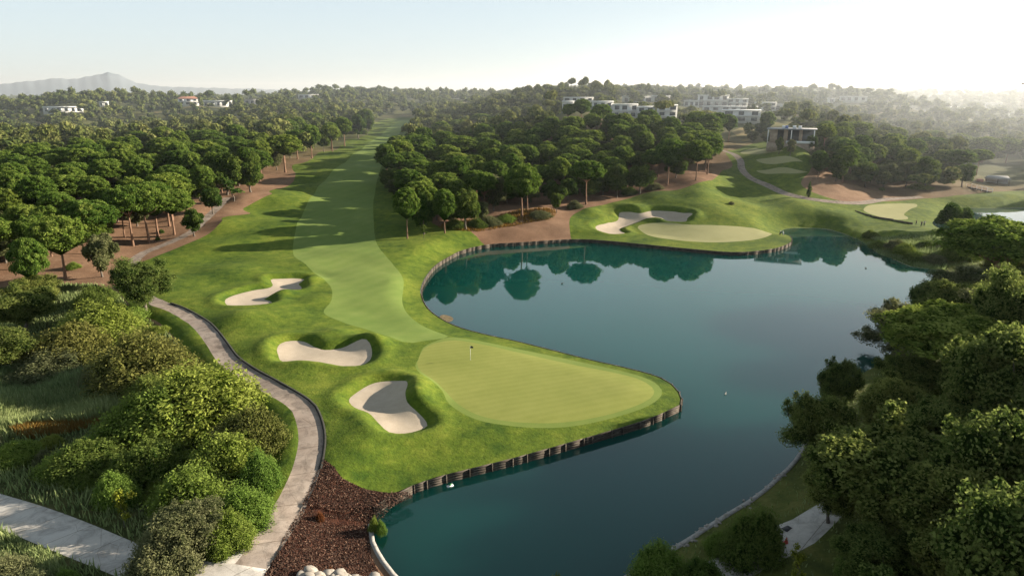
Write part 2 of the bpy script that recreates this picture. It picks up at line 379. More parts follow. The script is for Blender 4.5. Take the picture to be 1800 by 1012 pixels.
def ground_mat(name, stops, s_big=.05, s_mid=.4, s_fine=5.0, fine_amt=.35, bstr=.5, bdist=.1, rough=.95, tint=None, stripe=None):
    m, nt, out = new_mat(name); co = coords(nt)
    nb = noise(nt, co, s_big, 5, .65, .4); nm = noise(nt, co, s_mid, 5, .6); nf = noise(nt, co, s_fine, 4, .7)
    f = math_(nt, 'ADD', math_(nt, 'MULTIPLY', nb, .55), math_(nt, 'MULTIPLY', nm, .45))
    if stripe:
        w = N(nt, 'ShaderNodeTexWave', wave_type='BANDS', bands_direction='X', wave_profile='SIN')
        w.inputs['Scale'].default_value = stripe[0]; w.inputs['Distortion'].default_value = 1.2; w.inputs['Detail'].default_value = 2
        nt.links.new(scaled(nt, co, (1, 1, 1), stripe[1]), w.inputs['Vector'])
        f = math_(nt, 'ADD', f, math_(nt, 'MULTIPLY', math_(nt, 'SUBTRACT', w.outputs['Fac'], .5), stripe[2]))
    c = ramp(nt, f, stops)
    c = mix(nt, fine_amt, c, ramp(nt, nf, [(.25, (.25, .25, .25)), (.75, (1.0, 1.0, 1.0))]), 'MULTIPLY')
    if tint:
        c = mix(nt, math_(nt, 'SMOOTH_MIN', math_(nt, 'MULTIPLY', noise(nt, co, tint[0], 3, .5), tint[2]), 1.0, .1), c, tint[1])
    hgt = math_(nt, 'ADD', nf, math_(nt, 'MULTIPLY', nm, 1.0))
    finish(nt, out, c, rough, hgt, bstr, bdist, .15)
    return m

M = {}
M['rough'] = ground_mat('rough_grass_mat', [(.36, (.044, .090, .008)), (.5, (.108, .160, .014)), (.63, (.185, .225, .026))], .07, .55, 2.4, .6, .6, .14)
M['fair'] = ground_mat('fairway_mat', [(.3, (.116, .180, .036)), (.5, (.152, .212, .047)), (.7, (.190, .243, .062))], .04, .22, 5, .15, .25, .05, stripe=(.09, .5, .06))
M['green'] = ground_mat('putting_green_mat', [(.3, (.172, .198, .042)), (.5, (.205, .225, .053)), (.7, (.240, .255, .066))], .08, .3, 6, .08, .12, .03, stripe=(.24, 1.15, .09))
M['green2'] = ground_mat('pale_green_mat', [(.3, (.27, .27, .115)), (.5, (.315, .305, .145)), (.7, (.35, .335, .165))], .08, .3, 6, .08, .12, .03)
M['fringe'] = ground_mat('fringe_mat', [(.3, (.120, .172, .034)), (.5, (.148, .198, .042)), (.7, (.178, .222, .052))], .08, .3, 6, .12, .2, .04)
M['sand'] = ground_mat('sand_mat', [(.3, (.38, .315, .24)), (.5, (.44, .37, .285)), (.7, (.49, .415, .33))], .15, .9, 7, .16, .35, .06, .95)
M['path'] = ground_mat('cart_path_mat', [(.3, (.25, .195, .16)), (.5, (.33, .27, .225)), (.7, (.41, .35, .30))], .12, .6, 9, .22, .25, .02, .9)
M['road'] = ground_mat('concrete_road_mat', [(.3, (.46, .42, .37)), (.5, (.54, .50, .45)), (.7, (.60, .57, .52))], .12, .7, 9, .15, .2, .02, .85)
M['soil'] = ground_mat('pine_needle_soil_mat', [(.3, (.15, .085, .05)), (.48, (.24, .14, .085)), (.62, (.32, .20, .125)), (.78, (.20, .20, .075))], .03, .25, 3, .45, .7, .15)
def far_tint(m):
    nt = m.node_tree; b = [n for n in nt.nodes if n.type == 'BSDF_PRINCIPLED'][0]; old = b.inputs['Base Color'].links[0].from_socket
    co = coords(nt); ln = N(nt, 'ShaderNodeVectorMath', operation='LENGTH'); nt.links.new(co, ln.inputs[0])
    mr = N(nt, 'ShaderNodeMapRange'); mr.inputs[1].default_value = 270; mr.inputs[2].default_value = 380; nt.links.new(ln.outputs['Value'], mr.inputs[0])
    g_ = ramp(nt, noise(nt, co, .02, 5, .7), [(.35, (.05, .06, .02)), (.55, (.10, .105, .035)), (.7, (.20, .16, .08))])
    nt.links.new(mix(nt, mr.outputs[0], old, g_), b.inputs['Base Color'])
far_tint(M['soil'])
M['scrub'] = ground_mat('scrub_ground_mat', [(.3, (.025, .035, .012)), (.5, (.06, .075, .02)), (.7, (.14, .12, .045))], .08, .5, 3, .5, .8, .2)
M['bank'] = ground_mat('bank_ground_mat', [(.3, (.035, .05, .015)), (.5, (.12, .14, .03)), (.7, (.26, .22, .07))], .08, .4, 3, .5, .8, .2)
M['meadow'] = ground_mat('dry_meadow_mat', [(.3, (.22, .15, .09)), (.5, (.28, .22, .10)), (.7, (.22, .25, .08))], .02, .1, 1, .3, .4, .1)
M['mulch'] = ground_mat('bark_mulch_mat', [(.3, (.028, .011, .008)), (.5, (.075, .028, .017)), (.7, (.14, .058, .034))], .2, 1.2, 4, .75, 1.0, .3)

def slabs(m, rot, scale, stain=.5):
    nt = m.node_tree; b = [n for n in nt.nodes if n.type == 'BSDF_PRINCIPLED'][0]; old = b.inputs['Base Color'].links[0].from_socket
    co = coords(nt)
    w = N(nt, 'ShaderNodeTexWave', wave_type='BANDS', bands_direction='X', wave_profile='SAW'); w.inputs['Scale'].default_value = scale; w.inputs['Distortion'].default_value = 0
    nt.links.new(scaled(nt, co, (1, 1, 1), rot), w.inputs['Vector'])
    j = ramp(nt, w.outputs['Fac'], [(0, (.45, .43, .40)), (.012, (.5, .48, .45)), (.02, (1, 1, 1))])
    st = ramp(nt, noise(nt, co, .55, 6, .75, .8), [(.36, (1-stain,)*3), (.56, (1, 1, 1))])
    vo = N(nt, 'ShaderNodeTexVoronoi', feature='DISTANCE_TO_EDGE'); vo.inputs['Scale'].default_value = .32; nt.links.new(coords(nt), vo.inputs['Vector'])
    cr = ramp(nt, vo.outputs['Distance'], [(0, (.6, .57, .54)), (.008, (1, 1, 1))])
    nt.links.new(mix(nt, 1.0, mix(nt, 1.0, mix(nt, 1.0, old, j, 'MULTIPLY'), st, 'MULTIPLY'), cr, 'MULTIPLY'), b.inputs['Base Color'])
slabs(M['road'], .75, .075, .35); slabs(M['path'], 1.2, .06, .45)

def simple(name, col, rough=.6, var=.15, scale=3.0, metal=0.0, bstr=.15):
    m, nt, out = new_mat(name); co = coords(nt)
    n1 = noise(nt, co, scale, 5, .6)
    c = mix(nt, 1.0, col, ramp(nt, n1, [(.25, (1-var*2,)*3), (.75, (1+var*.4,)*3)]), 'MULTIPLY')
    b = finish(nt, out, c, rough, n1, bstr, .03); b.inputs['Metallic'].default_value = metal
    return m
M['wall_white'] = simple('white_render', (.62, .62, .60), .8, .08, .6)
M['wall_grey'] = simple('grey_render', (.36, .36, .36), .8, .1, .6)
M['wall_tan'] = simple('tan_stone', (.42, .33, .25), .85, .2, 1.0)
M['glass'] = simple('dark_glazing', (.07, .085, .095), .15, .2, .3)
M['roof_flat'] = simple('flat_roof', (.50, .48, .45), .85, .15, .4)
M['roof_tile'] = simple('roof_tile', (.42, .20, .13), .85, .2, 1.2)
M['steel'] = simple('painted_steel', (.7, .7, .68), .4, .05, 4)
M['dark'] = simple('dark_plastic', (.03, .03, .035), .5, .1, 5)
M['rail'] = simple('red_white_rail', (.75, .42, .36), .6, .1, 5)
M['kerb'] = simple('kerb_concrete', (.38, .36, .33), .85, .25, 2.5)
M['stone'] = simple('boulder_stone', (.40, .36, .31), .85, .35, 2.2, bstr=.6)
M['white'] = simple('white_paint', (.8, .8, .78), .5, .05, 5)
M['red'] = simple('red_paint', (.55, .06, .05), .5, .1, 5)
M['skin'] = simple('skin', (.45, .28, .2), .6, .1, 6)
M['shirt_dark'] = simple('dark_cloth', (.035, .04, .06), .9, .1, 6)
M['shirt_white'] = simple('pale_cloth', (.65, .63, .6), .9, .1, 6)
M['bird'] = simple('bird_feather', (.05, .045, .04), .8, .2, 8)
M['duck'] = simple('duck_feather', (.16, .12, .09), .8, .3, 9)
M['weed'] = simple('floating_weed', (.22, .17, .09), .9, .35, 1.5)

def bark(name, a, b):
    m, nt, out = new_mat(name); co = N(nt, 'ShaderNodeTexCoord').outputs['Object']
    n1 = noise(nt, scaled(nt, co, (3, 3, .6)), 2.5, 6, .7)
    finish(nt, out, ramp(nt, n1, [(.3, a), (.7, b)]), .95, n1, .8, .06, .1); return m
M['bark_pine'] = bark('pine_bark', (.10, .055, .035), (.30, .19, .13))
M['bark_oak'] = bark('oak_bark', (.06, .05, .04), (.20, .17, .14))

def wood_mat():
    m, nt, out = new_mat('weathered_timber'); co = coords(nt)
    n1 = noise(nt, scaled(nt, co, (.7, .7, 7)), 1.3, 6, .7, .6)
    n2 = noise(nt, co, .5, 3, .6)
    c = ramp(nt, n1, [(.3, (.03, .025, .021)), (.5, (.10, .084, .068)), (.72, (.24, .21, .18))])
    c = mix(nt, .6, c, ramp(nt, n2, [(.35, (.35, .33, .32)), (.65, (1, 1, 1))]), 'MULTIPLY')
    finish(nt, out, c, .9, n1, .35, .03, .15); return m
M['wood'] = wood_mat()

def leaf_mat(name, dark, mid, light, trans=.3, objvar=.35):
    """Foliage: colour varies per tree, per clump and in patches; tone also paints in crown light and shade; lets some light through."""
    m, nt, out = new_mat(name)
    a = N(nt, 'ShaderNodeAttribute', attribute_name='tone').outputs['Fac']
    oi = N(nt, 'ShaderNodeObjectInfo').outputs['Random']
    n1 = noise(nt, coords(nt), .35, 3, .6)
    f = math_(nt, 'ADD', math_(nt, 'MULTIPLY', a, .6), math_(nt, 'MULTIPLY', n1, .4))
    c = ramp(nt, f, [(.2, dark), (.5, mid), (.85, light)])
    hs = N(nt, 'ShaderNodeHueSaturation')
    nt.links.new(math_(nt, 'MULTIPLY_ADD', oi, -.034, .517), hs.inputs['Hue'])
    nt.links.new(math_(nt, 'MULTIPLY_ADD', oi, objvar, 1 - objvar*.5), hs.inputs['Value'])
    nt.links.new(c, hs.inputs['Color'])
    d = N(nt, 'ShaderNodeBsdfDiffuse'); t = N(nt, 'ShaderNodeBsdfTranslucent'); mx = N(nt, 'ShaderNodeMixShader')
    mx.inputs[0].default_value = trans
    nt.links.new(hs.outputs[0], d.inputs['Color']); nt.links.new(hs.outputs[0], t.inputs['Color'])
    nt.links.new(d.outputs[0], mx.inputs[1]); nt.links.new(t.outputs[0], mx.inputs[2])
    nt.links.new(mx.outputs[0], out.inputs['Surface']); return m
M['needle'] = leaf_mat('pine_needles', (.024, .050, .010), (.105, .168, .028), (.27, .335, .075), .42)
M['oak'] = leaf_mat('oak_leaves', (.018, .040, .009), (.058, .102, .019), (.145, .190, .045), .42)
M['oak_near'] = leaf_mat('near_oak_leaves', (.024, .046, .011), (.088, .128, .028), (.22, .255, .070), .5)
M['olive'] = leaf_mat('olive_leaves', (.045, .060, .025), (.11, .125, .050), (.20, .205, .10), .42)
M['willow'] = leaf_mat('willow_leaves', (.036, .066, .009), (.108, .156, .020), (.215, .265, .055), .35)
M['fresh'] = leaf_mat('fresh_leaves', (.03, .065, .01), (.085, .15, .022), (.17, .25, .05), .35)
M['brown'] = leaf_mat('brown_leaves', (.038, .045, .011), (.085, .100, .022), (.165, .165, .048), .3)
M['yellow'] = leaf_mat('yellow_leaves', (.12, .14, .015), (.24, .25, .03), (.38, .36, .06), .4)
M['redleaf'] = leaf_mat('red_leaves', (.06, .022, .012), (.13, .045, .022), (.22, .08, .035), .3)
M['reed'] = leaf_mat('reed_blades', (.10, .15, .055), (.24, .30, .12), (.42, .46, .24), .35)
M['drygrass'] = leaf_mat('dry_grass_blades', (.14, .075, .02), (.26, .15, .04), (.36, .25, .09), .35)
M['farleaf'] = leaf_mat('distant_foliage', (.035, .060, .018), (.10, .135, .036), (.20, .215, .075), .25, 0.0)

def water_mat():
    m, nt, out = new_mat('lake_water'); co = coords(nt)
    n1 = noise(nt, scaled(nt, co, (1, 1, 1)), .9, 3, .55); n2 = noise(nt, co, .02, 3, .5)
    c = ramp(nt, n2, [(.3, (.004, .054, .041)), (.7, (.005, .056, .052))])
    b = finish(nt, out, c, .025, n1, .02, .05, .5)
    b.inputs['IOR'].default_value = 1.5; b.inputs['Specular Tint'].default_value = (.72, .97, 1.0, 1)
    b.subsurface_method = 'BURLEY' if hasattr(b, 'subsurface_method') else None
    b.inputs['Subsurface Weight'].default_value = 1.0; b.inputs['Subsurface Radius'].default_value = (40, 40, 40); b.inputs['Subsurface Scale'].default_value = 1.0
    return m
M['water'] = water_mat()

# ------------------------------------------------------------------ ground: one conforming triangulation cut into its regions
REG = [('lake', [LAKE], None), ('pond', [POND], None)]
names = ['lake', 'pond'] + ['bunker']*4 + ['green']*3 + ['tee']*3 + ['path', 'path', 'road', 'track', 'mulch', 'fringe', 'fair', 'rough', 'rough', 'scrub', 'bank'] + ['meadow']*4
polys = [LAKE, POND] + BUNK + GREEN + TEES + [PATH, PATH2, ROAD, TRACK, MULCH, FRINGE, FAIR, ROUGH, ROUGH2, SCRUB, BANK] + MEADOW

bear = np.radians(np.linspace(-62, 62, 330))
rad = 22.0 * 1.0215 ** np.arange(246)
gx, gy = np.meshgrid(bear, rad)
gx = gx + rng.uniform(-.3, .3, gx.shape) * (bear[1]-bear[0]); gy = gy * (1 + rng.uniform(-.005, .005, gy.shape))
pts = np.stack([(gy*np.sin(gx)).ravel(), (gy*np.cos(gx)).ravel()], 1)
extra = []
for B in BUNK:                                # finer mesh in and around the bunkers
    lo, hi = B.min(0) - 4, B.max(0) + 4
    X, Y = np.meshgrid(np.arange(lo[0], hi[0], .6), np.arange(lo[1], hi[1], .6))
    extra.append(np.stack([X.ravel(), Y.ravel()], 1) + rng.uniform(-.12, .12, (X.size, 2)))
pts = np.concatenate([pts] + extra)
near_edge = np.zeros(len(pts), bool)
for P in polys:                               # keep grid points off the region edges
    d, _, _ = seg_dist(pts[:, 0], pts[:, 1], P, far=2)
    near_edge |= d < np.clip(np.hypot(pts[:, 0], pts[:, 1]) * .0025, .15, 1.5)
pts = pts[~near_edge]
deep = inside(pts[:, 0], pts[:, 1], LAKE)
pts = pts[~deep | (rng.random(len(pts)) < .04)]
verts = [tuple(p) for p in pts]; edges = []
for P in polys:
    s = len(verts); n = len(P)
    verts += [tuple(p) for p in P]
    edges += [(s+i, s+(i+1) % n) for i in range(n)]
cv_, _, cf_, _, _, _ = delaunay_2d_cdt([Vector(v) for v in verts], edges, [], 0, 1e-4, False)
TV = np.array([(v.x, v.y) for v in cv_]); TF = np.array([f for f in cf_ if len(f) == 3])
e1 = TV[TF[:, 1]] - TV[TF[:, 0]]; e2 = TV[TF[:, 2]] - TV[TF[:, 0]]
area = e1[:, 0]*e2[:, 1] - e1[:, 1]*e2[:, 0]
TF[area < 0] = TF[area < 0][:, ::-1]
cen = TV[TF].mean(1)
TZ = height(TV[:, 0], TV[:, 1])
reg = np.full(len(TF), -1)
for i in range(len(polys) - 1, -1, -1):
    reg[inside(cen[:, 0], cen[:, 1], polys[i])] = i

def region(name, ids, mat, label=None, z=None):
    f = TF[np.isin(reg, ids)]
    if not len(f): return None
    u, inv = np.unique(f, return_inverse=True)
    V = np.column_stack([TV[u], TZ[u] if z is None else np.full(len(u), z)])
    o = link(name, mesh_np(name, V, inv.reshape(-1, 3), mat, True))
    return tag(o, label, None, None, 'structure')
ix = lambda n: [i for i, k in enumerate(names) if k == n]
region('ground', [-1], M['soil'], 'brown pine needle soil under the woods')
region('lake', ix('lake'), M['water'], 'calm blue green lake between the two greens', 0.0)
region('pond', ix('pond'), M['water'], 'bright pond beyond the narrow grass causeway', POND_Z)
bl = ['pale sand bunker with a grassy tongue, farthest up the fairway', 'pale sand bunker in the middle of the three beside the green', 'pale sand bunker nearest the front green, half in shade', 'long curved sand bunker behind the island green']
for k, i in enumerate(ix('bunker')): region('sand_bunker', [i], M['sand'], bl[k])
gl = ['large front putting green with flagstick beside the lake', 'pale oval putting green held by a timber wall across the lake', 'small pale putting green near the golfers']
for k, i in enumerate(ix('green')): region('putting_green', [i], M['green'] if k == 0 else M['green2'], gl[k])
for k, i in enumerate(ix('tee')): region('tee_ground', [i], M['green2'], ['topmost', 'middle', 'lowest'][k] + ' pale mown tee on the far right hillside')
region('green_fringe', ix('fringe'), M['fringe'], 'light mown fringe round the front green')
region('fairway', ix('fair'), M['fair'], 'long pale mown fairway running up between the pine woods')
rr = ix('rough')
region('rough_grass', [rr[0]], M['rough'], 'rolling rough grass round the front green and fairway')
region('rough_grass', [rr[1]], M['rough'], 'hummocky rough grass round the far greens')
pp = ix('path')
region('cart_path', [pp[0]], M['path'], 'winding paved cart path left of the bunkers')
region('cart_path', [pp[1]], M['path'], 'thin pale cart path curving down the far hillside')
region('service_road', ix('road'), M['road'], 'wide pale concrete road in the bottom left corner')
region('service_road', ix('track'), M['road'], 'pale concrete track under the dark trees')
region('mulch_bed', ix('mulch'), M['mulch'], 'dark red brown bark mulch bed beside the cart path')
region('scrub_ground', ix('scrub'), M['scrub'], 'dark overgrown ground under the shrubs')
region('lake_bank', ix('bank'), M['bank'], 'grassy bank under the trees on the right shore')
region('meadow', ix('meadow'), M['meadow'], 'dry clearings among the far woods')

# ------------------------------------------------------------------ vegetation library
def ico(sub):
    bm = bmesh.new(); bmesh.ops.create_icosphere(bm, subdivisions=sub, radius=1.0)
    V = np.array([v.co[:] for v in bm.verts]); Fa = np.array([[v.index for v in f.verts] for f in bm.faces]); bm.free()
    return V, Fa
ICO1, ICO2 = ico(1), ico(2)

def leaves_on(blobs, per, size, g, up=.35, asp=1.6, low=-.55, shell=(.86, 1.12), spread=.75):
    """Leaf-sized quads over the surfaces of blobs: (centre, radii, tone)."""
    P, Nn, T, SZ = [], [], [], []
    for c, r, t in blobs:
        n = max(12, int(per * (r[0]*r[1] + r[0]*r[2]) / 2))
        d = g.normal(size=(n*2, 3)); d /= np.linalg.norm(d, axis=1)[:, None]
        d = d[d[:, 2] > low][:n]
        k = g.uniform(*shell, len(d))[:, None]
        lump = 1 + .13*np.sin(d[:, :1]*7 + t*20) * np.sin(d[:, 1:2]*6.3 + t*31) * np.sin(d[:, 2:3]*5.7+t*13+1)*2
        P.append(np.array(c) + d * np.array(r) * k * lump)
        nn = d / np.array(r); nn /= np.linalg.norm(nn, axis=1)[:, None]
        Nn.append(nn); T.append(np.clip(t*.5 + .18 + (k[:, 0] - 1)*1.6 + d[:, 2]*.10 + g.normal(size=len(d))*.12 + .1, 0, 1))  # tone paints light on outer and upper leaves, shade on inner ones
    P, Nn, T = np.concatenate(P), np.concatenate(Nn), np.concatenate(T)
    n = len(P)
    nrm = Nn + g.normal(size=(n, 3)) * spread + np.array([0, 0, up]); nrm /= np.linalg.norm(nrm, axis=1)[:, None]
    a = np.cross(nrm, g.normal(size=(n, 3))); a /= np.linalg.norm(a, axis=1)[:, None] + 1e-9
    b = np.cross(nrm, a)
    s = (size * g.uniform(.6, 1.35, n))[:, None]
    V = np.stack([P - a*s*asp*.5, P - b*s*.5 + a*s*.1, P + a*s*asp*.5, P + b*s*.5 + a*s*.1], 1).reshape(-1, 3)
    return V, np.arange(n*4).reshape(-1, 4), np.repeat(T, 4)

def core_of(blobs, k, g, I=ICO1, tone=.05):  # low tone paints the shade inside and under the crown
    V, Fa, T, n = [], [], [], 0
    for c, r, t in blobs:
        v = I[0] * (1 + g.uniform(-.12, .12, (len(I[0]), 1))) * np.array(r) * k + np.array(c)
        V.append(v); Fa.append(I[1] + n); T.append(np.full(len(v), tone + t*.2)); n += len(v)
    return np.concatenate(V), np.concatenate(Fa), np.concatenate(T)

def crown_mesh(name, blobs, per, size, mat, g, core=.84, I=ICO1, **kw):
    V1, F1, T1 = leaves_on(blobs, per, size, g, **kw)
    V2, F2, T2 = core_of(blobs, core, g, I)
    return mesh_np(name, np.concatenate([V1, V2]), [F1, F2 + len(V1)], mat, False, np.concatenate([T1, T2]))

def trunk_mesh(name, hfork, r0, targets, mat, g, lean=.4, k=7, wig=.25):
    mb = MB()
    top = np.array([g.normal()*lean, g.normal()*lean, hfork])
    pts = [np.array([0, 0, -.6])] + [top*t + np.array([g.normal()*wig*.4, g.normal()*wig*.4, 0])*(t < 1) for t in (.02, .3, .6, 1.0)]
    mb.tube(pts, [r0*1.35, r0*1.25, r0*.9, r0*.78, r0*.6], k)
    for c in targets:
        c = np.array(c); s0 = top*g.uniform(.86, 1.0)
        mid = s0*.5 + c*.5 + np.array([g.normal()*.3, g.normal()*.3, -.25*abs(c[2]-top[2])])
        mb.tube([s0, mid, c], [r0*.42, r0*.28, r0*.10], 5)
    return mb.mesh(name, mat, True)

def pine_blobs(g, Rr=5.0, zc=7.0, hh=4.9, n=46):
    """Umbrella crown: clumps over a flattened dome with a ragged skirt. Tree 13 m tall at scale 1."""
    B = []
    tilt = g.normal(size=2)*.05
    for i in range(n):
        q = math.sqrt((i + .5)/n); a = i*2.39996 + g.uniform(-.35, .35)
        r = Rr*.86*q*g.uniform(.88, 1.1)
        z = zc + hh*math.sqrt(max(0, 1 - q**2.4))*.92 + g.normal()*.25 + r*math.cos(a)*tilt[0] + r*math.sin(a)*tilt[1]
        s = g.uniform(.58, .92)*(1.08 - .15*q)*(46/n)**.3*1.12
        B.append(((r*math.cos(a), r*math.sin(a), z), (s, s*g.uniform(.85, 1.1), s*g.uniform(.65, .9)), g.uniform(0, 1)))
    for i in range(9):                        # ragged lower clumps and the dome's inside, its shade painted in by low tone
        a = g.uniform(0, 6.28); r = Rr*g.uniform(.45, .8)
        B.append(((r*math.cos(a), r*math.sin(a), zc + g.uniform(-1.0, .4)), (1.1, 1.1, .8), g.uniform(0, .5)))
    B.append(((0, 0, zc + .2), (Rr*.8, Rr*.8, hh*.86), .25))
    for i in range(5):
        a = g.uniform(0, 6.28); r = Rr*g.uniform(.1, .45)
        B.append(((r*math.cos(a), r*math.sin(a), zc + hh*g.uniform(.1, .45)), (2.0, 2.0, 1.7), .1))
    return B

def broad_blobs(g, Rr=3.6, zc=5.4, hh=3.4, n=26, low=1.6, ragged=.25):
    B = []
    for i in range(n):
        d = g.normal(size=3); d /= np.linalg.norm(d); k = g.uniform(.45, .88)
        p = np.array([d[0]*Rr*k, d[1]*Rr*k, zc + d[2]*hh*k]) + g.normal(size=3)*ragged
        p[2] = max(p[2], low)
        s = g.uniform(.75, 1.35)*Rr/3.4
        B.append((tuple(p), (s, s*g.uniform(.8, 1.1), s*g.uniform(.75, 1.05)), g.uniform(0, 1)))
    B.append(((0, 0, zc), (Rr*.5, Rr*.5, hh*.55), .1))
    return B

def sprigs(B, g, n):
    out = []
    for i in range(n):
        c, r, t = B[int(g.integers(len(B)))]
        d = g.normal(size=3); d[2] = abs(d[2])*.9; d /= np.linalg.norm(d)
        out.append((tuple(np.array(c) + d*np.array(r)*1.05), (.32, .32, g.uniform(.35, .65)), g.uniform(.3, 1)))
    return out

LIB = {}
def lib(kind, crown, trunk, h, w): LIB.setdefault(kind, []).append((crown, trunk, h, w))
for v in range(7):
    g = np.random.default_rng(100 + v)
    hh = [4.3, 3.6, 4.7, 3.9, 5.2, 3.3, 4.4][v]; Rr = [5, 5.3, 4.7, 5.5, 4.4, 5.2, 4.9][v]
    B = pine_blobs(g, Rr, 12.3 - hh, hh, 96 + v*3)
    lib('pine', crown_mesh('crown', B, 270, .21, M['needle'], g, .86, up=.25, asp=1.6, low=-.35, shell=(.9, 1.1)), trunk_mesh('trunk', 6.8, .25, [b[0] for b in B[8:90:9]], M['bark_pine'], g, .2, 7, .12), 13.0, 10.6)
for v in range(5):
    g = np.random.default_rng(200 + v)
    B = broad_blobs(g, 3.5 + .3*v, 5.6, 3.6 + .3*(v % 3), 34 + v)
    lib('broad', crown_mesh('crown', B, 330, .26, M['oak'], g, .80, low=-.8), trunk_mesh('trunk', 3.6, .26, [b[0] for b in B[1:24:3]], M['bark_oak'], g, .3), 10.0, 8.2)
for v in range(3):
    g = np.random.default_rng(250 + v)
    B = broad_blobs(g, 3.4, 5.2, 3.6, 24)
    lib('olive', crown_mesh('crown', B, 330, .25, M['olive'], g, .78, low=-.8), trunk_mesh('trunk', 3.2, .22, [b[0] for b in B[1:22:3]], M['bark_oak'], g, .3), 9.6, 7.6)
for v in range(4):                             # near, fine-leaved trees
    g = np.random.default_rng(300 + v)
    B = broad_blobs(g, 4.2, 6.6, 4.8, 62, 1.6, .5)
    B = [(c, tuple(np.array(r)*.80), t) for c, r, t in B] + sprigs(B, g, 90)
    lib('oak_near', crown_mesh('crown', B, 900, .15, M['oak_near'], g, .56, low=-.9, shell=(.5, 1.42), spread=1.0), trunk_mesh('trunk', 4.4, .3, [b[0] for b in B[1:60:4]], M['bark_oak'], g, .4), 12.0, 9.5)
for v in range(2):
    g = np.random.default_rng(330 + v)
    B = broad_blobs(g, 3.6, 5.6, 4.2, 54, 1.2, .5)
    B = [(c, tuple(np.array(r)*.78), t) for c, r, t in B] + sprigs(B, g, 70)
    lib('olive_near', crown_mesh('crown', B, 900, .145, M['olive'], g, .54, low=-.9, shell=(.5, 1.42), spread=1.0), trunk_mesh('trunk', 3.4, .22, [b[0] for b in B[1:50:4]], M['bark_oak'], g, .4), 10.5, 8.2)
for v in range(2):
    g = np.random.default_rng(350 + v)
    B = pine_blobs(g, 5.0, 8.2, 3.4, 44)
    lib('pine_near', crown_mesh('crown', B, 620, .20, M['needle'], g, .72, up=.25, shell=(.7, 1.2)), trunk_mesh('trunk', 5.6, .34, [b[0] for b in B[0:30:2]], M['bark_pine'], g, .5, 8, .4), 12.5, 10.6)
def bush_blobs(g, n=34, Rr=2.2, H=2.6):
    B = []
    for i in range(n):
        q = math.sqrt((i+.5)/n); a = i*2.4 + g.uniform(-.4, .4); r = Rr*.85*q
        s = g.uniform(.34, .78)
        B.append(((r*math.cos(a), r*math.sin(a), max(.4, H*(1 - .75*q*q)*g.uniform(.55, 1.05) - .3)), (s, s, s*g.uniform(.9, 1.6)), g.uniform(0, 1)))
    for i in range(20):                       # shoots standing out of the mass
        a = g.uniform(0, 6.28); q = g.uniform(0, .95); r = Rr*q
        B.append(((r*math.cos(a)*1.08, r*math.sin(a)*1.08, H*(1 - .7*q*q)*g.uniform(.7, 1.12)), (.2, .2, g.uniform(.35, .7)), g.uniform(.3, 1)))
    B.append(((0, 0, H*.4), (Rr*.6, Rr*.6, H*.42), .1))
    return B
for kind, mat, seed in (('bush_willow', 'willow', 400), ('bush_fresh', 'fresh', 410), ('bush_brown', 'brown', 420), ('bush_olive', 'olive', 430), ('bush_dark', 'oak', 440)):
    for v in range(2):
        g = np.random.default_rng(seed + v)
        B = bush_blobs(g)
        mb = MB()
        for b in B[::3]: mb.tube([(0, 0, -.2), np.array(b[0])*.5 + [0, 0, .1], b[0]], [.07, .05, .02], 5)
        lib(kind, crown_mesh('foliage', B, 2400, .072, M[mat], g, .48, low=-.7, asp=2.4, shell=(.45, 1.6), spread=1.0), mb.mesh('stem', M['bark_oak'], True), 2.9, 4.6)
for v in range(2):
    g = np.random.default_rng(470 + v)
    B = [((g.normal()*.12, g.normal()*.12, 1.0 + k*.95), (s, s, .95), g.uniform(0, 1)) for k, s in enumerate([.75, .95, 1.0, .95, .9, .8, .65, .5, .32])]
    lib('cypress', crown_mesh('crown', B, 150, .3, M['oak'], g, .85), trunk_mesh('trunk', 2.0, .15, [], M['bark_oak'], g, .05), 9.6, 2.1)
for v in range(2):                             # sapling
    g = np.random.default_rng(480 + v)
    B = [((g.normal()*.45, g.normal()*.45, 1.8 + k*.32), (.5, .5, .42), g.uniform(0, 1)) for k in range(8)]
    lib('sapling_yellow', crown_mesh('crown', B, 500, .15, M['yellow'], g, .4, shell=(.4, 1.3), spread=1.2), trunk_mesh('trunk', 2.6, .06, [b[0] for b in B[::2]], M['bark_oak'], g, .1), 4.4, 1.9)
    lib('sapling', crown_mesh('crown', B, 260, .24, M['oak'], g, .6, shell=(.6, 1.3), spread=1.0), trunk_mesh('trunk', 2.6, .08, [b[0] for b in B[::2]], M['bark_oak'], g, .1), 4.4, 1.9)

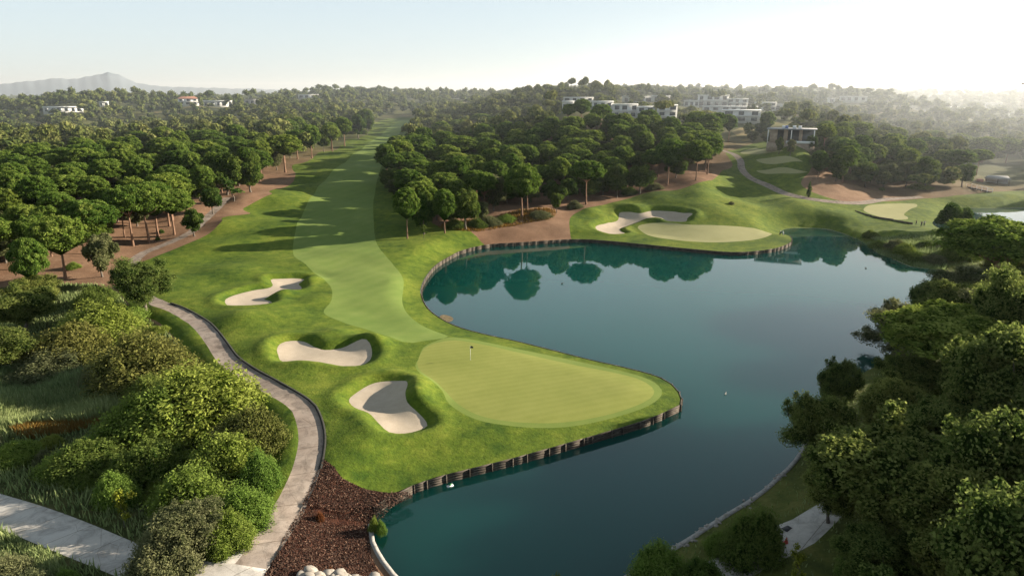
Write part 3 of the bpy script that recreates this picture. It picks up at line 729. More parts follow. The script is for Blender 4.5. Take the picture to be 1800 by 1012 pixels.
TREES = {}; placed = []
KNAME = {'pine': ('stone_pine', 'pine tree'), 'pine_near': ('stone_pine', 'pine tree'), 'broad': ('broadleaf_tree', 'tree'), 'olive': ('olive_tree', 'tree'), 'oak_near': ('oak_tree', 'tree'), 'olive_near': ('olive_tree', 'tree'),
         'cypress': ('cypress_tree', 'tree'), 'sapling': ('young_tree', 'tree'), 'sapling_yellow': ('young_tree', 'tree')}
def plant(kind, x, y, h, w, label, group=None, rz=None, var=None, z=None):
    """One tree or shrub of total height h and crown width w at (x, y)."""
    L = LIB[kind]
    v = int(rng.integers(len(L))) if var is None else var % len(L)
    nm, cat = KNAME.get(kind, ('shrub', 'shrub'))
    key = (kind, v)
    cr, tr, H0, W0 = L[v]
    if key not in TREES:
        r = empty(nm, (0, 0, 0))
        link('trunk' if nm != 'shrub' else 'stem', tr, r); link('crown' if nm != 'shrub' else 'foliage', cr, r)
        TREES[key] = r
    else:
        r = copy_tree(TREES[key])
    r.location = (x, y, gz(x, y) - .05 if z is None else z)
    r.rotation_euler = (0, 0, rng.uniform(0, 6.28) if rz is None else rz)
    r.scale = (w/W0, w/W0, h/H0)
    if 'group' in r: del r['group']
    tag(r, label, cat, group)
    placed.append((x, y, w))
    return r

def by_base(kind, px, py, hpx, wpx, label, group=None, **k):
    p = on_ground(px, py); d = math.hypot(p[0], p[1]); dep = math.hypot(d, CAM_H)
    dep = p[1]*CP + (CAM_H - gz(*p))*SP
    return plant(kind, p[0], p[1], hpx*dep/F, wpx*dep/F, label, group, **k)
def by_top(kind, px, py, h, wpx, label, group=None, **k):
    p = on_ground(px, py, h); dep = p[1]*CP + 28*SP
    return plant(kind, p[0], p[1], h, wpx*dep/F, label, group, **k)

def project(x, y, z):
    dep = y*CP - (z - CAM_H)*SP; return 900 + F*x/dep, 506 - F*(y*SP + (z - CAM_H)*CP)/dep
def hides(x, y, h, w):
    """Would a tree here stand in front of a building that the photograph shows?"""
    D = math.hypot(x, y); qx, qt = project(x, y, gz(x, y) + h); hw = w/2*F/D*.8
    return any(D < Dw + 14 and qx + hw > x0 and qx - hw < x1 and qt < y1 for x0, x1, y0, y1, Dw in WINDOWS)

# ------------------------------------------------------------------ planting: trees one can point at
GL, GC, GR = 'stone pines in the wood left of the fairway', 'stone pines in the wood between fairway and lake', 'stone pines in the hazy wood on the right'
LL, LC, LR = ('umbrella shaped stone pine in the dense wood left of the fairway', 'umbrella shaped stone pine in the dense wood between fairway and lake', 'umbrella shaped stone pine in the hazy wood beyond the small far green')
# left wood: single trees at its edge (base column, base row, height, width in the photograph)
by_base('pine', 115,490,112,104, 'big stone pine nearest the scrub, alone on bare brown soil with straight trunk', var=0)
by_base('pine', 168,448,98,92, 'stone pine just behind the nearest one in the left wood, thick bare trunk', var=3)
by_base('pine', 72,474,92,80, 'stone pine with a leaning thin trunk beside the nearest big pine', var=1)
by_base('pine', 234,430,108,84, 'stone pine with tall bare trunk, first of the row above the cart path', var=5)
by_base('pine', 262,424,104,90, 'stone pine with tall bare trunk, second of the row above the cart path', var=1)
by_base('pine', 277,414,98,88, 'stone pine with tall bare trunk, third of the row above the cart path', var=2)
by_base('pine', 298,398,92,80, 'stone pine with tall bare trunk, last of the row above the cart path', var=6)
by_base('olive', 180,487,92,56, 'pale loose leaved tree with thin trunk standing before the nearest stone pines', var=0)
by_base('broad', 341,415,52,42, 'small dark tree standing at the bend of the upper cart path', var=0)
by_base('broad', 374,376,54,38, 'slim dark tree beside the upper end of the cart path', var=1)
by_base('sapling', 410,358,44,28, 'small thin tree on the brown mound left of the fairway', var=0)
by_base('broad', 441,342,78,54, 'dark round oak leaning over the brown mound left of the fairway', var=2)
by_base('broad', 400,345,78,56, 'dull green oak behind the brown mound at the wood edge', var=4)
by_base('pine', 502,302,66,68, 'flat topped stone pine standing alone at the fairway edge on the left', var=3)
by_base('pine', 548,279,58,42, 'stone pine above the first stripe of sun on the left fairway edge', var=2)
by_base('broad', 569,268,42,26, 'round dark tree in the row along the left fairway edge', var=1)
by_base('pine', 583,262,48,38, 'tall stone pine in the row along the left fairway edge before the bend', var=4)
by_base('pine', 606,258,50,36, 'slender stone pine with bare trunk where the fairway narrows', var=6)
by_base('broad', 630,246,44,32, 'leafy tree at the narrow neck of the fairway', var=0)
by_base('broad', 645,236,46,28, 'leafy tree beyond the narrow neck of the fairway', var=3)
# wood between fairway and lake
by_base('pine', 681,318,62,50, 'lone stone pine standing out into the right side of the fairway', var=4)
by_base('pine', 704,314,66,62, 'stone pine just behind the lone one on the right side of the fairway', var=0)
by_base('pine', 738,334,54,70, 'low stone pine with pale leaning trunk near the right fairway edge', var=1)
by_base('pine', 716,418,92,54, 'dark stone pine nearest the viewer at the corner of the fairway wood', var=6)
by_base('broad', 746,410,78,48, 'dark round tree beside the corner stone pine at the fairway', var=0)
by_base('pine', 782,411,80,52, 'narrow stone pine third from the fairway corner', var=4)
by_base('broad', 818,405,80,56, 'bushy dark oak in the shaded corner of the wood', var=1)
by_base('sapling', 745,418,24,8, 'thin young stem in the shade by the fairway corner', var=1)
by_base('pine', 918,383,94,74, 'large stone pine on dry grass nearest the lake, mirrored in the water', var=2)
by_base('pine', 1030,362,78,68, 'stone pine with long pale leaning trunk on the brown lake shore', var=5)
by_base('broad', 1084,350,62,40, 'oak at the wood edge above the curved bunker', var=3)
by_base('broad', 978,376,40,22, 'small tree on the dry grass between two big lakeside pines', var=1)
by_base('pine', 1173,328,82,60, 'tall stone pine with bare trunk above the far hummocky rough', var=0)
by_base('pine', 1223,318,70,52, 'stone pine on the brown slope, first of the pair by the far hillside', var=3)
by_base('pine', 1243,311,64,46, 'stone pine on the brown slope, second of the pair by the far hillside', var=1)
by_base('olive', 868,372,78,44, 'pale olive green tree inside the shaded lakeside wood', var=0)
by_base('olive', 846,392,44,30, 'low olive coloured tree at the foot of the lakeside wood', var=1)
by_base('broad', 1125,345,60,50, 'dark oak between the lakeside pines and the far hillside', var=1)
# right wood
by_base('pine', 1437,318,52,40, 'stone pine with bare trunk at the left end of the hazy right wood', var=4)
by_base('pine', 1494,310,46,56, 'low hazy stone pine beside the pale round tree', var=0)
by_base('olive', 1553,334,52,62, 'pale green rounded tree at the edge of the hazy right wood', var=2)
by_base('olive', 1592,330,50,34, 'smaller pale green tree beside the rounded pale one', var=1)
by_base('broad', 1625,335,56,52, 'dark oak in the hazy wood behind the small far green', var=2)
by_base('broad', 1690,330,48,42, 'hazy oak beside the red and white footbridge', var=1)
by_base('broad', 1468,322,42,40, 'dark oak at the left end of the hazy right wood above the bare slope', var=0)
by_base('broad', 1520,330,46,42, 'hazy oak above the bare brown slope beside the pale round tree', var=3)
by_base('cypress', 1421,347,28,8, 'single dark slim conifer beside the curving far cart path', var=0)

# crowns that show further back in the woods (crown top, width), each an individual
def crowns(lst, label, group, kind='pine'):
    for px, py, w in lst: by_top(kind, px, py, float(rng.uniform(11.5, 14)), w, label, group)
crowns([(40,405,70),(96,336,80),(124,308,97),(8,330,52),(17,297,60),(20,267,64),(52,250,72),(54,275,60),(141,263,60),(175,250,60),(215,238,60),(185,277,66),(124,290,50),(240,277,54),(238,228,50),(275,240,48),(285,223,52),
        (316,263,70),(311,229,40),(312,250,48),(292,304,92),(296,330,74),(363,226,84),(340,228,44),(383,256,58),(353,290,56),(383,277,52),(423,243,64),(416,220,40),(470,216,46),(436,246,40),(507,209,40),(524,206,34),(551,199,42),(544,219,40),(581,219,36),(336,266,50),(205,330,60),(230,310,56),(160,310,60),(60,310,64),(75,365,60),(150,355,60)], LL, GL)
crowns([(801,265,60),(744,250,42),(734,236,67),(781,231,52),(808,238,76),(892,255,54),(966,253,50),(929,255,40),(1006,253,44),(1020,238,84),(1094,240,50),(1134,233,46),(855,219,66),(855,230,60),(912,236,58),(909,226,46),(946,226,50),(956,213,48),(1006,206,50),(1000,222,50),(1090,218,48),(1124,219,44),(848,199,50),(805,209,44),(775,213,40),(830,270,54),(770,285,50),(860,262,44),(700,238,44),(1060,262,46),(1150,262,44),(1200,250,46),(1180,236,48),(985,275,44),(850,300,50),(800,310,46)], LC, GC)
crowns([(1244,240,60),(1244,202,54),(1247,212,58),(1240,226,58),(1215,216,50),(1284,201,32),(1222,202,40),(1200,222,46)], LC, GC)
crowns([(1509,213,60),(1516,236,50),(1486,243,58),(1489,260,52),(1573,236,42),(1576,223,44),(1637,243,74),(1690,236,50),(1687,263,64),(1734,241,70),(1724,263,46),(1640,230,46),(1600,262,50),(1660,262,44),(1540,252,46),(1610,243,44),(1776,242,50)], LR, GR)
crowns([(1050,192,32),(1098,197,36),(1132,199,32),(1152,202,36),(1000,182,26),(1023,173,34),(1057,186,40),(1141,190,46),(1110,204,36),(1075,198,34),(1180,204,38),(1165,211,48),(1090,208,40),(1040,200,36),(1225,196,40),(1262,198,36)], LC, GC)
for px, py, w, k in [(1352,228,26,'olive'),(1372,240,16,'broad'),(1448,226,32,'olive'),(1340,215,24,'broad'),(1462,215,30,'broad'),(1325,222,20,'olive'),(1392,242,18,'olive'),(1428,238,20,'broad')]:
    by_top(k, px, py, 7.0, w, 'pale leaved tree beside the flat roofed pavilion' if k == 'olive' else 'dark round tree beside the flat roofed pavilion', 'trees beside the pavilion')
crowns([(1351,196,34)], 'pair of hazy stone pines above the pavilion', None)

GLADE = np.array([at_d(1676, 255), at_d(1690, 300), at_d(1700, 440), at_d(1850, 440), at_d(1990, 330), at_d(1990, 255)])    # open sandy ground behind the pond
count = {'pine': len([1 for o in bpy.data.objects if o.name.startswith('stone_pine')]), 'broad': len([1 for o in bpy.data.objects if o.name.startswith('broadleaf_tree')]), 'olive': 0}
CAP = {'pine': 296, 'broad': 290, 'olive': 150}
def fill(region, spacing, kinds, label, group, dmax, hr=(10.5, 14), wr=(9, 12.5), avoid=.345):
    P = np.array([on_ground(*p) if len(p) == 2 else at_d(p[1], p[2]) for p in region])
    lo, hi = P.min(0), P.max(0); n = 0
    cand = rng.uniform(lo, hi, (6000, 2)); cand = cand[inside(cand[:, 0], cand[:, 1], P)]
    cand = cand[np.argsort(np.hypot(cand[:, 0], cand[:, 1]))]
    Q = np.array([(a, b) for a, b, _ in placed]) if placed else np.zeros((0, 2)); QW = np.array([c for _, _, c in placed])
    cand = cand[~inside(cand[:, 0], cand[:, 1], GLADE)]
    for c in cand[np.argsort(np.hypot(cand[:, 0], cand[:, 1]) + rng.uniform(-25, 25, len(cand)))]:
        if math.hypot(*c) > dmax: continue
        k = kinds[int(rng.integers(len(kinds)))]
        w = float(rng.uniform(*wr)) * (.72 if k != 'pine' else 1.0); h = float(rng.uniform(*hr)) * (.70 if k != 'pine' else 1.0)
        d = np.hypot(Q[:, 0]-c[0], Q[:, 1]-c[1]) - avoid*(QW + w)*spacing
        if len(Q) and d.min() < 0: continue
        if hides(c[0], c[1], h, w):
            k = 'broad'; h = 4.2; w = 5.0
            if hides(c[0], c[1], h, w): continue
        if count[k] >= CAP[k]: continue
        count[k] += 1
        plant(k, c[0], c[1], h, w, label if k == 'pine' else label.replace('umbrella shaped stone pine', 'round crowned oak' if k == 'broad' else 'pale leaved tree'), group if k == 'pine' else group.replace('stone pines', 'oaks' if k == 'broad' else 'pale leaved trees'))
        Q = np.vstack([Q, c]); QW = np.append(QW, w)
KM = ['pine', 'pine', 'pine', 'broad', 'broad', 'olive']
fill([(-60,500),(60,482),(190,450),(300,392),(395,345),(440,335),(490,300),(545,276),(600,250),('d',640,400),('d',450,400),('d',200,400),('d',-100,330),('d',-260,200)], 1.0, KM, LL, GL, 325)
fill([(690,322),(712,395),(760,400),(850,392),(930,372),(1020,356),(1080,345),(1160,328),(1225,312),(1262,285),('d',1255,330),('d',1130,350),('d',1000,370),('d',880,390),('d',740,390),(705,262)], 1.0, KM, LC, GC, 330)
fill([(1436,312),(1480,312),(1520,325),(1600,328),(1660,322),(1690,303),(1800,296),('d',1950,330),('d',1950,400),('d',1700,400),('d',1460,400)], 1.0, KM, LR, GR, 350)

# near trees on the right shore (crown top, total height, crown width in the photograph)
def near(kind, px, py, h, w, label, **k): return by_top(kind, px, py, h, w, label, **k)
by_base('pine_near', 1740,516,130,215, 'spreading stone pine with bare forked limbs above the lake end', var=0)
near('olive_near', 1592,506,9.5,150, 'grey green tree leaning out over the right shore of the lake', var=0)
near('bush_dark', 1655,480,6.0,90, 'dark round bush at the water where the right shore turns')
near('olive_near', 1716,466,8.5,140, 'grey olive tree behind the dark round bush', var=1)
near('pine_near', 1690,548,11.5,270, 'broad stone pine with bright sunlit top over the right shore', var=1)
near('oak_near', 1456,664,9.5,128, 'dark oak overhanging the lake, outermost of the right trees', var=1)
near('oak_near', 1486,600,9.0,74, 'narrow upright oak rising behind the outermost one', var=3)
near('oak_near', 1575,732,12.5,300, 'huge dark oak with sunlit crown in front, filling the right corner', var=0)
near('oak_near', 1580,662,8.0,130, 'shaded oak behind the huge one in the right corner', var=2)
near('oak_near', 1672,690,11.0,180, 'sun tipped oak between the broad pine and the right edge', var=3)
near('oak_near', 1782,715,12.0,170, 'yellow tipped oak at the right edge of the view', var=1)
near('olive_near', 1790,560,10.0,140, 'olive tree at the right edge under the spreading pine', var=1)
near('oak_near', 1722,860,9.0,210, 'deeply shaded oak in the bottom right corner', var=2)
near('oak_near', 1560,925,6.5,170, 'deeply shaded low oak below the huge sunlit one', var=3)
near('bush_dark', 1330,895,4.6,116, 'dark leafy bush covering the middle of the concrete track')
near('bush_fresh', 1160,945,3.6,110, 'twiggy green bush with bare shoots at the bottom of the right bank')
near('bush_dark', 1235,985,3.0,110, 'dark bush over the lower end of the concrete track')
near('bush_fresh', 1520,965,3.2,80, 'small green shrub in deep shade at the bottom edge', var=1)
near('bush_fresh', 1780,1000,4.0,80, 'bright green shrub in the very bottom right corner', var=0)
near('sapling_yellow', 1408,962,4.2,22, 'thin yellow shoot catching the sun below the track', var=0)
near('bush_fresh', 1270,925,1.6,60, 'low green shrub on the bank above the track', var=1)
near('bush_dark', 980,996,2.2,50, 'small dark bush poking up at the bottom of the lake')
near('oak_near', 1612,625,7.0,120, 'shaded oak under the left edge of the broad sunlit pine', var=1)
near('oak_near', 1712,632,7.0,130, 'shaded oak under the right side of the broad sunlit pine', var=2)
near('oak_near', 1655,690,7.0,130, 'shaded oak between the broad pine and the huge dark oak', var=0)
near('olive_near', 1765,505,8.0,140, 'olive tree below the spreading pine at the right edge', var=0)
near('oak_near', 1700,770,8.5,150, 'shaded oak right of the huge sunlit one', var=0)
near('oak_near', 1470,800,7.0,100, 'shaded oak at the water left of the huge sunlit one', var=3)
near('bush_dark', 1690,430,3.5,70, 'dark bush left of the spreading pine')
near('oak_near', 1800,436,9.0,130, 'tall oak at the right edge behind the spreading pine', var=2)
near('oak_near', 1700,492,8.0,130, 'sunlit oak beside the foot of the spreading pine', var=1)
near('oak_near', 1640,538,7.5,110, 'leafy oak between the shore and the broad sunlit pine', var=3)
near('oak_near', 1785,480,9.0,150, 'dense oak under the right side of the spreading pine', var=0)
by_base('broad', 1670,414,54,46, 'hazy round tree between the spreading pine and the causeway', var=4)
for px, D, h, w, lb in [(1900,80,17,13,'oak'),(2000,100,18,13,'oak'),(1880,105,16,12,'oak'),(2150,80,18,13,'oak'),(1930,60,16,12,'oak'),(2300,95,19,13,'oak'),(2050,48,16,12,'oak'),(2400,70,19,13,'oak'),(1950,75,13,11,'oak'),(2060,95,14,12,'oak'),(1900,55,12,11,'oak'),(1750,40,11,9,'oak'),(2100,60,12,11,'oak')]:
    p = at_d(px, D); plant('oak_near', p[0], p[1], h, w, 'shaded oak of the right shore grove beyond the picture edge', 'oaks beyond the picture edge')

# lower left scrub
by_base('oak_near', 255,545,98,104, 'dark round oak beside the cart path bend above the shrubs', var=2)
near('oak_near', 28,488,8.5,120, 'green oak at the left edge behind the shrubs', var=0)
near('oak_near', 52,470,7.0,90, 'dull olive oak at the wood edge on the left', var=1)
near('oak_near', -10,560,7.5,130, 'dark oak at the far left edge beside the reeds', var=3)
near('bush_dark', 165,498,3.46,78, 'dark low bush below the wood edge')
near('bush_fresh', 205,525,3.67,102, 'green bush below the round oak')
near('bush_willow', 170,528,5.62,159, 'yellow green bush in the upper scrub', var=0)
near('bush_brown', 112,566,5.40,146, 'brownish bush in shade left of the yellow green one', var=1)
near('bush_brown', 236,586,6.70,183, 'dense brown green bush in the middle of the scrub', var=0)
near('bush_dark', 262,660,3.67,102, 'dark bush in the hollow beside the brown green one', var=1)
near('bush_willow', 330,650,6.70,232, 'large bright yellow green bush, lit by the sun beside the path', var=1)
near('bush_willow', 268,690,5.62,183, 'yellow green bush adjoining the large bright one', var=0)
near('bush_brown', 430,712,5.18,134, 'golden brown bush at the grass strip by the path', var=1)
near('bush_willow', 395,755,4.97,146, 'olive yellow bush under the golden brown one', var=1)
near('bush_fresh', 452,795,3.89,73, 'bright leafy shrub at the edge of the grass strip', var=0)
near('bush_dark', 250,775,3.89,134, 'dark shaded bush inside the scrub hollow', var=0)
near('bush_willow', 330,812,4.97,171, 'soft green bush in the lower scrub', var=0)
near('bush_fresh', 420,860,3.24,110, 'low green shrub beside the lower grass strip', var=1)
near('bush_willow', 395,905,3.02,98, 'pale yellow shrub at the lowest end of the scrub', var=1)
near('olive_near', 318,885,5.0,140, 'pale leafy tree in front, standing between road and path', var=1)
near('bush_olive', 285,930,3.89,134, 'grey green bush at the foot of the pale leafy tree', var=0)
near('bush_olive', 85,612,3.24,146, 'grey green bush at the upper end of the reeds', var=0)
near('bush_olive', 175,632,3.02,110, 'grey green bush behind the orange grass', var=1)
near('bush_dark', 150,780,3.24,146, 'dark bush in the shaded hollow above the road', var=1)
near('bush_fresh', 20,775,2.2,90, 'low green bush at the left edge above the road', var=0)
near('bush_fresh', 105,800,2.2,95, 'low green bush along the concrete road', var=1)
near('bush_fresh', 195,835,3.0,80, 'green bush behind the yellow young tree', var=0)
near('sapling_yellow', 208,862,4.0,26, 'yellow green young tree beside the concrete road', var=1)
near('bush_olive', -5,985,2.6,110, 'pale reedy bush in the bottom left corner', var=1)
near('bush_olive', 50,1012,2.4,90, 'grey green bush below the concrete road', var=0)
near('bush_fresh', 112,1005,1.6,50, 'small green shrub at the lower kerb of the concrete road', var=1)
near('bush_willow', 655,893,1.30,20, 'small yellow plant at the end of the timber wall', var=0)
near('bush_fresh', 668,900,1.10,20, 'small green plant hanging over the water at the wall end', var=1)
KB = {'bush_willow': 'yellow green', 'bush_brown': 'brownish', 'bush_fresh': 'bright green', 'bush_dark': 'dark green', 'bush_olive': 'grey green'}
REEDBED = poly([(-60,610),(60,600),(160,615),(205,650),(225,715),(160,772),(60,775),(-60,770)])
c = rng.uniform(SCRUB.min(0), SCRUB.max(0), (9000, 2)); c = c[inside(c[:, 0], c[:, 1], SCRUB) & ~inside(c[:, 0], c[:, 1], ROAD) & ~inside(c[:, 0], c[:, 1], REEDBED)]
c = c[(c[:, 0] > -75) & (c[:, 1] < 150)]; Q = [(-500., -500.)]; dR, _, _ = seg_dist(c[:, 0], c[:, 1], ROAD); dP, _, _ = seg_dist(c[:, 0], c[:, 1], PATH)
for q, d1_, d2_ in zip(c, dR, dP):
    if d1_ < 4.5 or d2_ < 4.2 or min((q[0]-a)**2 + (q[1]-b_)**2 for a, b_ in Q) < 3.1**2: continue
    if len(Q) > 80: break
    Q.append(tuple(q)); k = list(KB)[int(rng.choice(5, p=[.40, .14, .24, .04, .18]))]
    plant(k, q[0], q[1], float(rng.uniform(.9, 2.3)), float(rng.uniform(2.4, 4.6)), KB[k] + ' low shrub filling the tangled scrub beside the cart path', KB[k] + ' shrubs filling the scrub')
LIB['bush_red'] = [(LIB['bush_brown'][0][0].copy(), LIB['bush_brown'][0][1], 2.9, 4.6)]
LIB['bush_red'][0][0].materials.clear(); LIB['bush_red'][0][0].materials.append(M['redleaf'])
near('bush_red', 560,890,.8,16, 'small rust red plant on the bark mulch near the path')
near('bush_red', 580,990,.6,12, 'small rust red plant beside the boulder pile')
# understory at the wood edges
for px, py, h, w, k, lb in [(860,395,2.6,40,'bush_olive','dry olive bush at the dark wood corner'),(890,388,2.0,36,'bush_fresh','green bush under the large lakeside pine'),(838,400,2.2,34,'bush_dark','dark bush at the corner of the lakeside wood'),(950,384,1.8,40,'bush_olive','pale dry bush on the lakeside dry grass'),(800,402,2.4,36,'bush_dark','dark bush in the shaded fairway corner'),
                           (1105,342,2.4,30,'bush_dark','dark bush at the foot of the wood edge oaks'),(1150,336,2.0,34,'bush_olive','dry bush below the tall hillside pine'),(1010,366,2.0,30,'bush_olive','dry bush near the pale leaning trunk'),(130,475,1.2,26,'bush_fresh','small bright green shrub on brown soil by the big pine'),(284,409,1.0,9,'bush_dark','small round dark shrub below the row of trunks'),
                           (277,420,.9,8,'bush_dark','smaller round dark shrub next to the cart path'),(1615,334,1.8,40,'bush_willow','sunlit yellow bush before the hazy oaks'),(1550,335,1.2,10,'bush_dark','tiny dark shrub on the brown slope'),(1285,366,.8,10,'bush_olive','pale tuft on the hummocky rough'),(1480,318,2.0,40,'bush_olive','dry bush at the start of the hazy wood')]:
    p = on_ground(px, py); dep = p[1]*CP + 36*SP
    plant(k, p[0], p[1], h, w*dep/F, lb)
# reedy bushes round the far inlet
for i, (px, py, w) in enumerate([(1575,440,40),(1610,455,46),(1545,432,34),(1640,458,44),(1530,420,30),(1590,448,40),(1655,440,36),(1625,440,34)]):
    p = on_ground(px, py); dep = p[1]*CP + 38*SP
    plant(['bush_olive', 'bush_dark', 'bush_willow'][i % 3], p[0], p[1], 2.0, w*dep/F, 'low waterside bush fringing the far inlet of the lake', 'bushes fringing the far inlet')

# ------------------------------------------------------------------ grasses, reeds, bark chips (uncountable)
def blades(name, region_px, n, hr, w, mat, label, lean=.25, clump=.5, world=None):
    P = smooth_loop(poly(region_px), 2.0) if world is None else world
    lo, hi = P.min(0), P.max(0)
    c = rng.uniform(lo, hi, (n*3, 2)); c = c[inside(c[:, 0], c[:, 1], P)]
    f = np.sin(c[:, 0]*.9 + np.sin(c[:, 1]*.7)*2) * np.sin(c[:, 1]*1.1 + np.sin(c[:, 0]*.5)*2)
    c = c[f > rng.uniform(-1, 1, len(c))*1.2 - clump]
    for Q in (ROAD, TRACK, PATH, MULCH, LAKE): c = c[~inside(c[:, 0], c[:, 1], Q)]
    c = c[:n]; n = len(c)
    z = height(c[:, 0], c[:, 1]); a = rng.uniform(0, 6.28, n); h = rng.uniform(*hr, n)*(.75+.35*np.sin(c[:, 0]*.35+1)*np.sin(c[:, 1]*.4)); ww = w*rng.uniform(.7, 1.3, n)
    b = np.column_stack([c, z - .05]); s = np.column_stack([np.cos(a), np.sin(a), 0*a])*ww[:, None]*.5
    t = np.column_stack([rng.normal(size=(n, 2))*lean*h[:, None], h])
    V = np.stack([b - s, b + s, b + s*.7 + t*.6, b + t], 1).reshape(-1, 3)
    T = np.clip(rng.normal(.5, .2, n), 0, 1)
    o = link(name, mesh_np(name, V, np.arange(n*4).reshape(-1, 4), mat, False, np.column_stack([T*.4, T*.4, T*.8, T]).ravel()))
    tag(o, label, None, None, 'stuff')
blades('reeds', [(-40,640),(60,612),(150,622),(200,660),(190,700),(90,712),(-40,720)], 16000, (1.6, 2.8), .16, M['reed'], 'tall grey green reeds in the scrub')
blades('reeds', [(-40,705),(60,690),(180,690),(215,720),(160,738),(60,742),(-40,765)], 13000, (1.3, 2.3), .15, M['reed'], 'paler reeds around the orange grass')
blades('dry_grass', [(20,752),(60,735),(130,728),(180,722),(170,742),(110,758),(50,768)], 5000, (.7, 1.3), .13, M['drygrass'], 'strip of orange dry grass between the reeds')
blades('undergrowth', None, 60000, (.45, 1.35), .16, M['reed'], 'tangled green undergrowth between the shrubs', world=SCRUB)
blades('reeds', [(-40,925),(40,955),(100,985),(120,1040),(-40,1060)], 5000, (.8, 1.8), .14, M['reed'], 'pale reeds below the concrete road')
blades('undergrowth', None, 26000, (.25, .8), .15, M['reed'], 'tangled grass on the right bank', world=BANK)
blades('dry_grass', [(770,398),(850,384),(930,370),(975,372),(965,388),(900,398),(820,408)], 5000, (.5, 1.1), .25, M['drygrass'], 'dry tawny grass at the foot of the lakeside wood')
blades('reeds', [(1500,412),(1560,424),(1640,425),(1660,450),(1655,478),(1600,462),(1540,440)], 7000, (.7, 1.5), .25, M['reed'], 'reeds fringing the far inlet of the lake')
c = rng.uniform(MULCH.min(0), MULCH.max(0), (60000, 2)); c = c[inside(c[:, 0], c[:, 1], MULCH)][:26000]; n = len(c)
a = rng.uniform(0, 6.28, n); l = rng.uniform(.03, .10, n)[:, None]; d1 = np.column_stack([np.cos(a), np.sin(a), rng.normal(size=n)*.4])*l; d2 = np.column_stack([-np.sin(a), np.cos(a), rng.normal(size=n)*.5])*l*.35
b = np.column_stack([c, height(c[:, 0], c[:, 1]) + .05])
mchip, nt, out = new_mat('bark_chip'); at_ = N(nt, 'ShaderNodeAttribute', attribute_name='tone').outputs['Fac']
finish(nt, out, ramp(nt, at_, [(.1, (.030, .014, .009)), (.6, (.085, .040, .025)), (1, (.20, .125, .085))]), .9)
tag(link('bark_chips', mesh_np('bark_chips', np.stack([b-d1-d2, b+d1-d2, b+d1+d2, b-d1+d2], 1).reshape(-1, 3), np.arange(n*4).reshape(-1, 4), mchip, False, np.repeat(rng.random(n)**1.5, 4))), 'loose bark chips over the mulch bed', None, None, 'stuff')

# ------------------------------------------------------------------ timber retaining walls round the lake
def nearest(px, py, z=0): 
    p = at_z(px, py, z); return int(np.argmin(np.hypot(LAKE[:, 0]-p[0], LAKE[:, 1]-p[1])))
def retaining_wall(line, zt, label, step=2.3, zb=-.4, group='timber retaining walls round the lake'):
    L = np.concatenate([[0], np.cumsum(np.linalg.norm(np.diff(line, axis=0), axis=1))])
    n = max(2, int(L[-1]/step)); s = np.linspace(0, L[-1], n+1); s[1:-1] += rng.uniform(-.3, .3, n-1)*step
    P = np.column_stack([np.interp(s, L, line[:, 0]), np.interp(s, L, line[:, 1])]); H = np.interp(s, L, zt) if not np.isscalar(zt) else np.full(n+1, zt)
    root = empty('retaining_wall', (*P[0], 0), label, 'wall')
    t = np.gradient(P, axis=0); t /= np.linalg.norm(t, axis=1)[:, None]; nr = np.stack([-t[:, 1], t[:, 0]], 1)
    q = P[n//2] + nr[n//2]*.8
    if not inside(np.array([q[0]]), np.array([q[1]]), LAKE)[0]: nr = -nr
    if label.startswith('low dark'): nr = -nr if (nr[n//2] @ P[n//2]) > 0 else nr
    P = P + nr*.12; O = P[0].copy() - nr[0]*.12
    for i in range(n):
        a, b = P[i], P[i+1]; ang = math.atan2(b[1]-a[1], b[0]-a[0]); ln = np.linalg.norm(b-a)
        mb = MB(); top = min(H[i], H[i+1]); z = zb; k = 0
        while z < top - .05:
            hb = min(.29, top - z)
            off = rng.uniform(-.008, .008); c = (a+b)/2 + nr[i]*off - O
            mb.box((c[0], c[1], z + hb/2), (ln*rng.uniform(.97, 1.0), .12, hb - .014), ang); z += hb; k += 1
        link('panel', mb.mesh('panel', M['wood']), root)
    for i in range(n+1):
        c = P[i] + nr[i]*.10 - O
        MB().box((c[0], c[1], (zb + H[i] + .03)/2), (.13, .13, H[i] + .02 - zb), rng.uniform(0, 1)).obj('post', M['wood'], root)
    return root
def shore(i0, i1):
    idx = np.arange(i0, i1 + 1) if i1 >= i0 else np.concatenate([np.arange(i0, len(LAKE)), np.arange(0, i1 + 1)])
    return LAKE[idx], np.maximum(LAKE_H[idx], .3) + .05
nA, nB, nC, nD, nE, nF = nearest(1196,706,.5), nearest(656,905), nearest(1388,416,.8), nearest(1020,426), nearest(862,435), nearest(749,543,.5)
retaining_wall(*shore(nA, nB), 'dark timber wall along the near shore of the front green')
retaining_wall(*shore(nC, nD), 'grey timber wall curving round the island green')
retaining_wall(*shore(nD, nE), 'grey timber wall along the bare brown shore')
retaining_wall(*shore(nE, nF), 'sunlit pale timber wall where the lake bends below the fairway')
retaining_wall(*shore(nF, nA), 'low timber edge hidden behind the front green along the open lake')
g3 = smooth_loop(poly([(1505,371),(1527,381),(1553,388),(1580,393),(1604,397)]), 1.5, closed=False)
z3 = height(g3[:, 0], g3[:, 1])
retaining_wall(g3, z3 + .55, 'low dark timber wall below the small far green', 2.3, float(z3.min()) - .5)

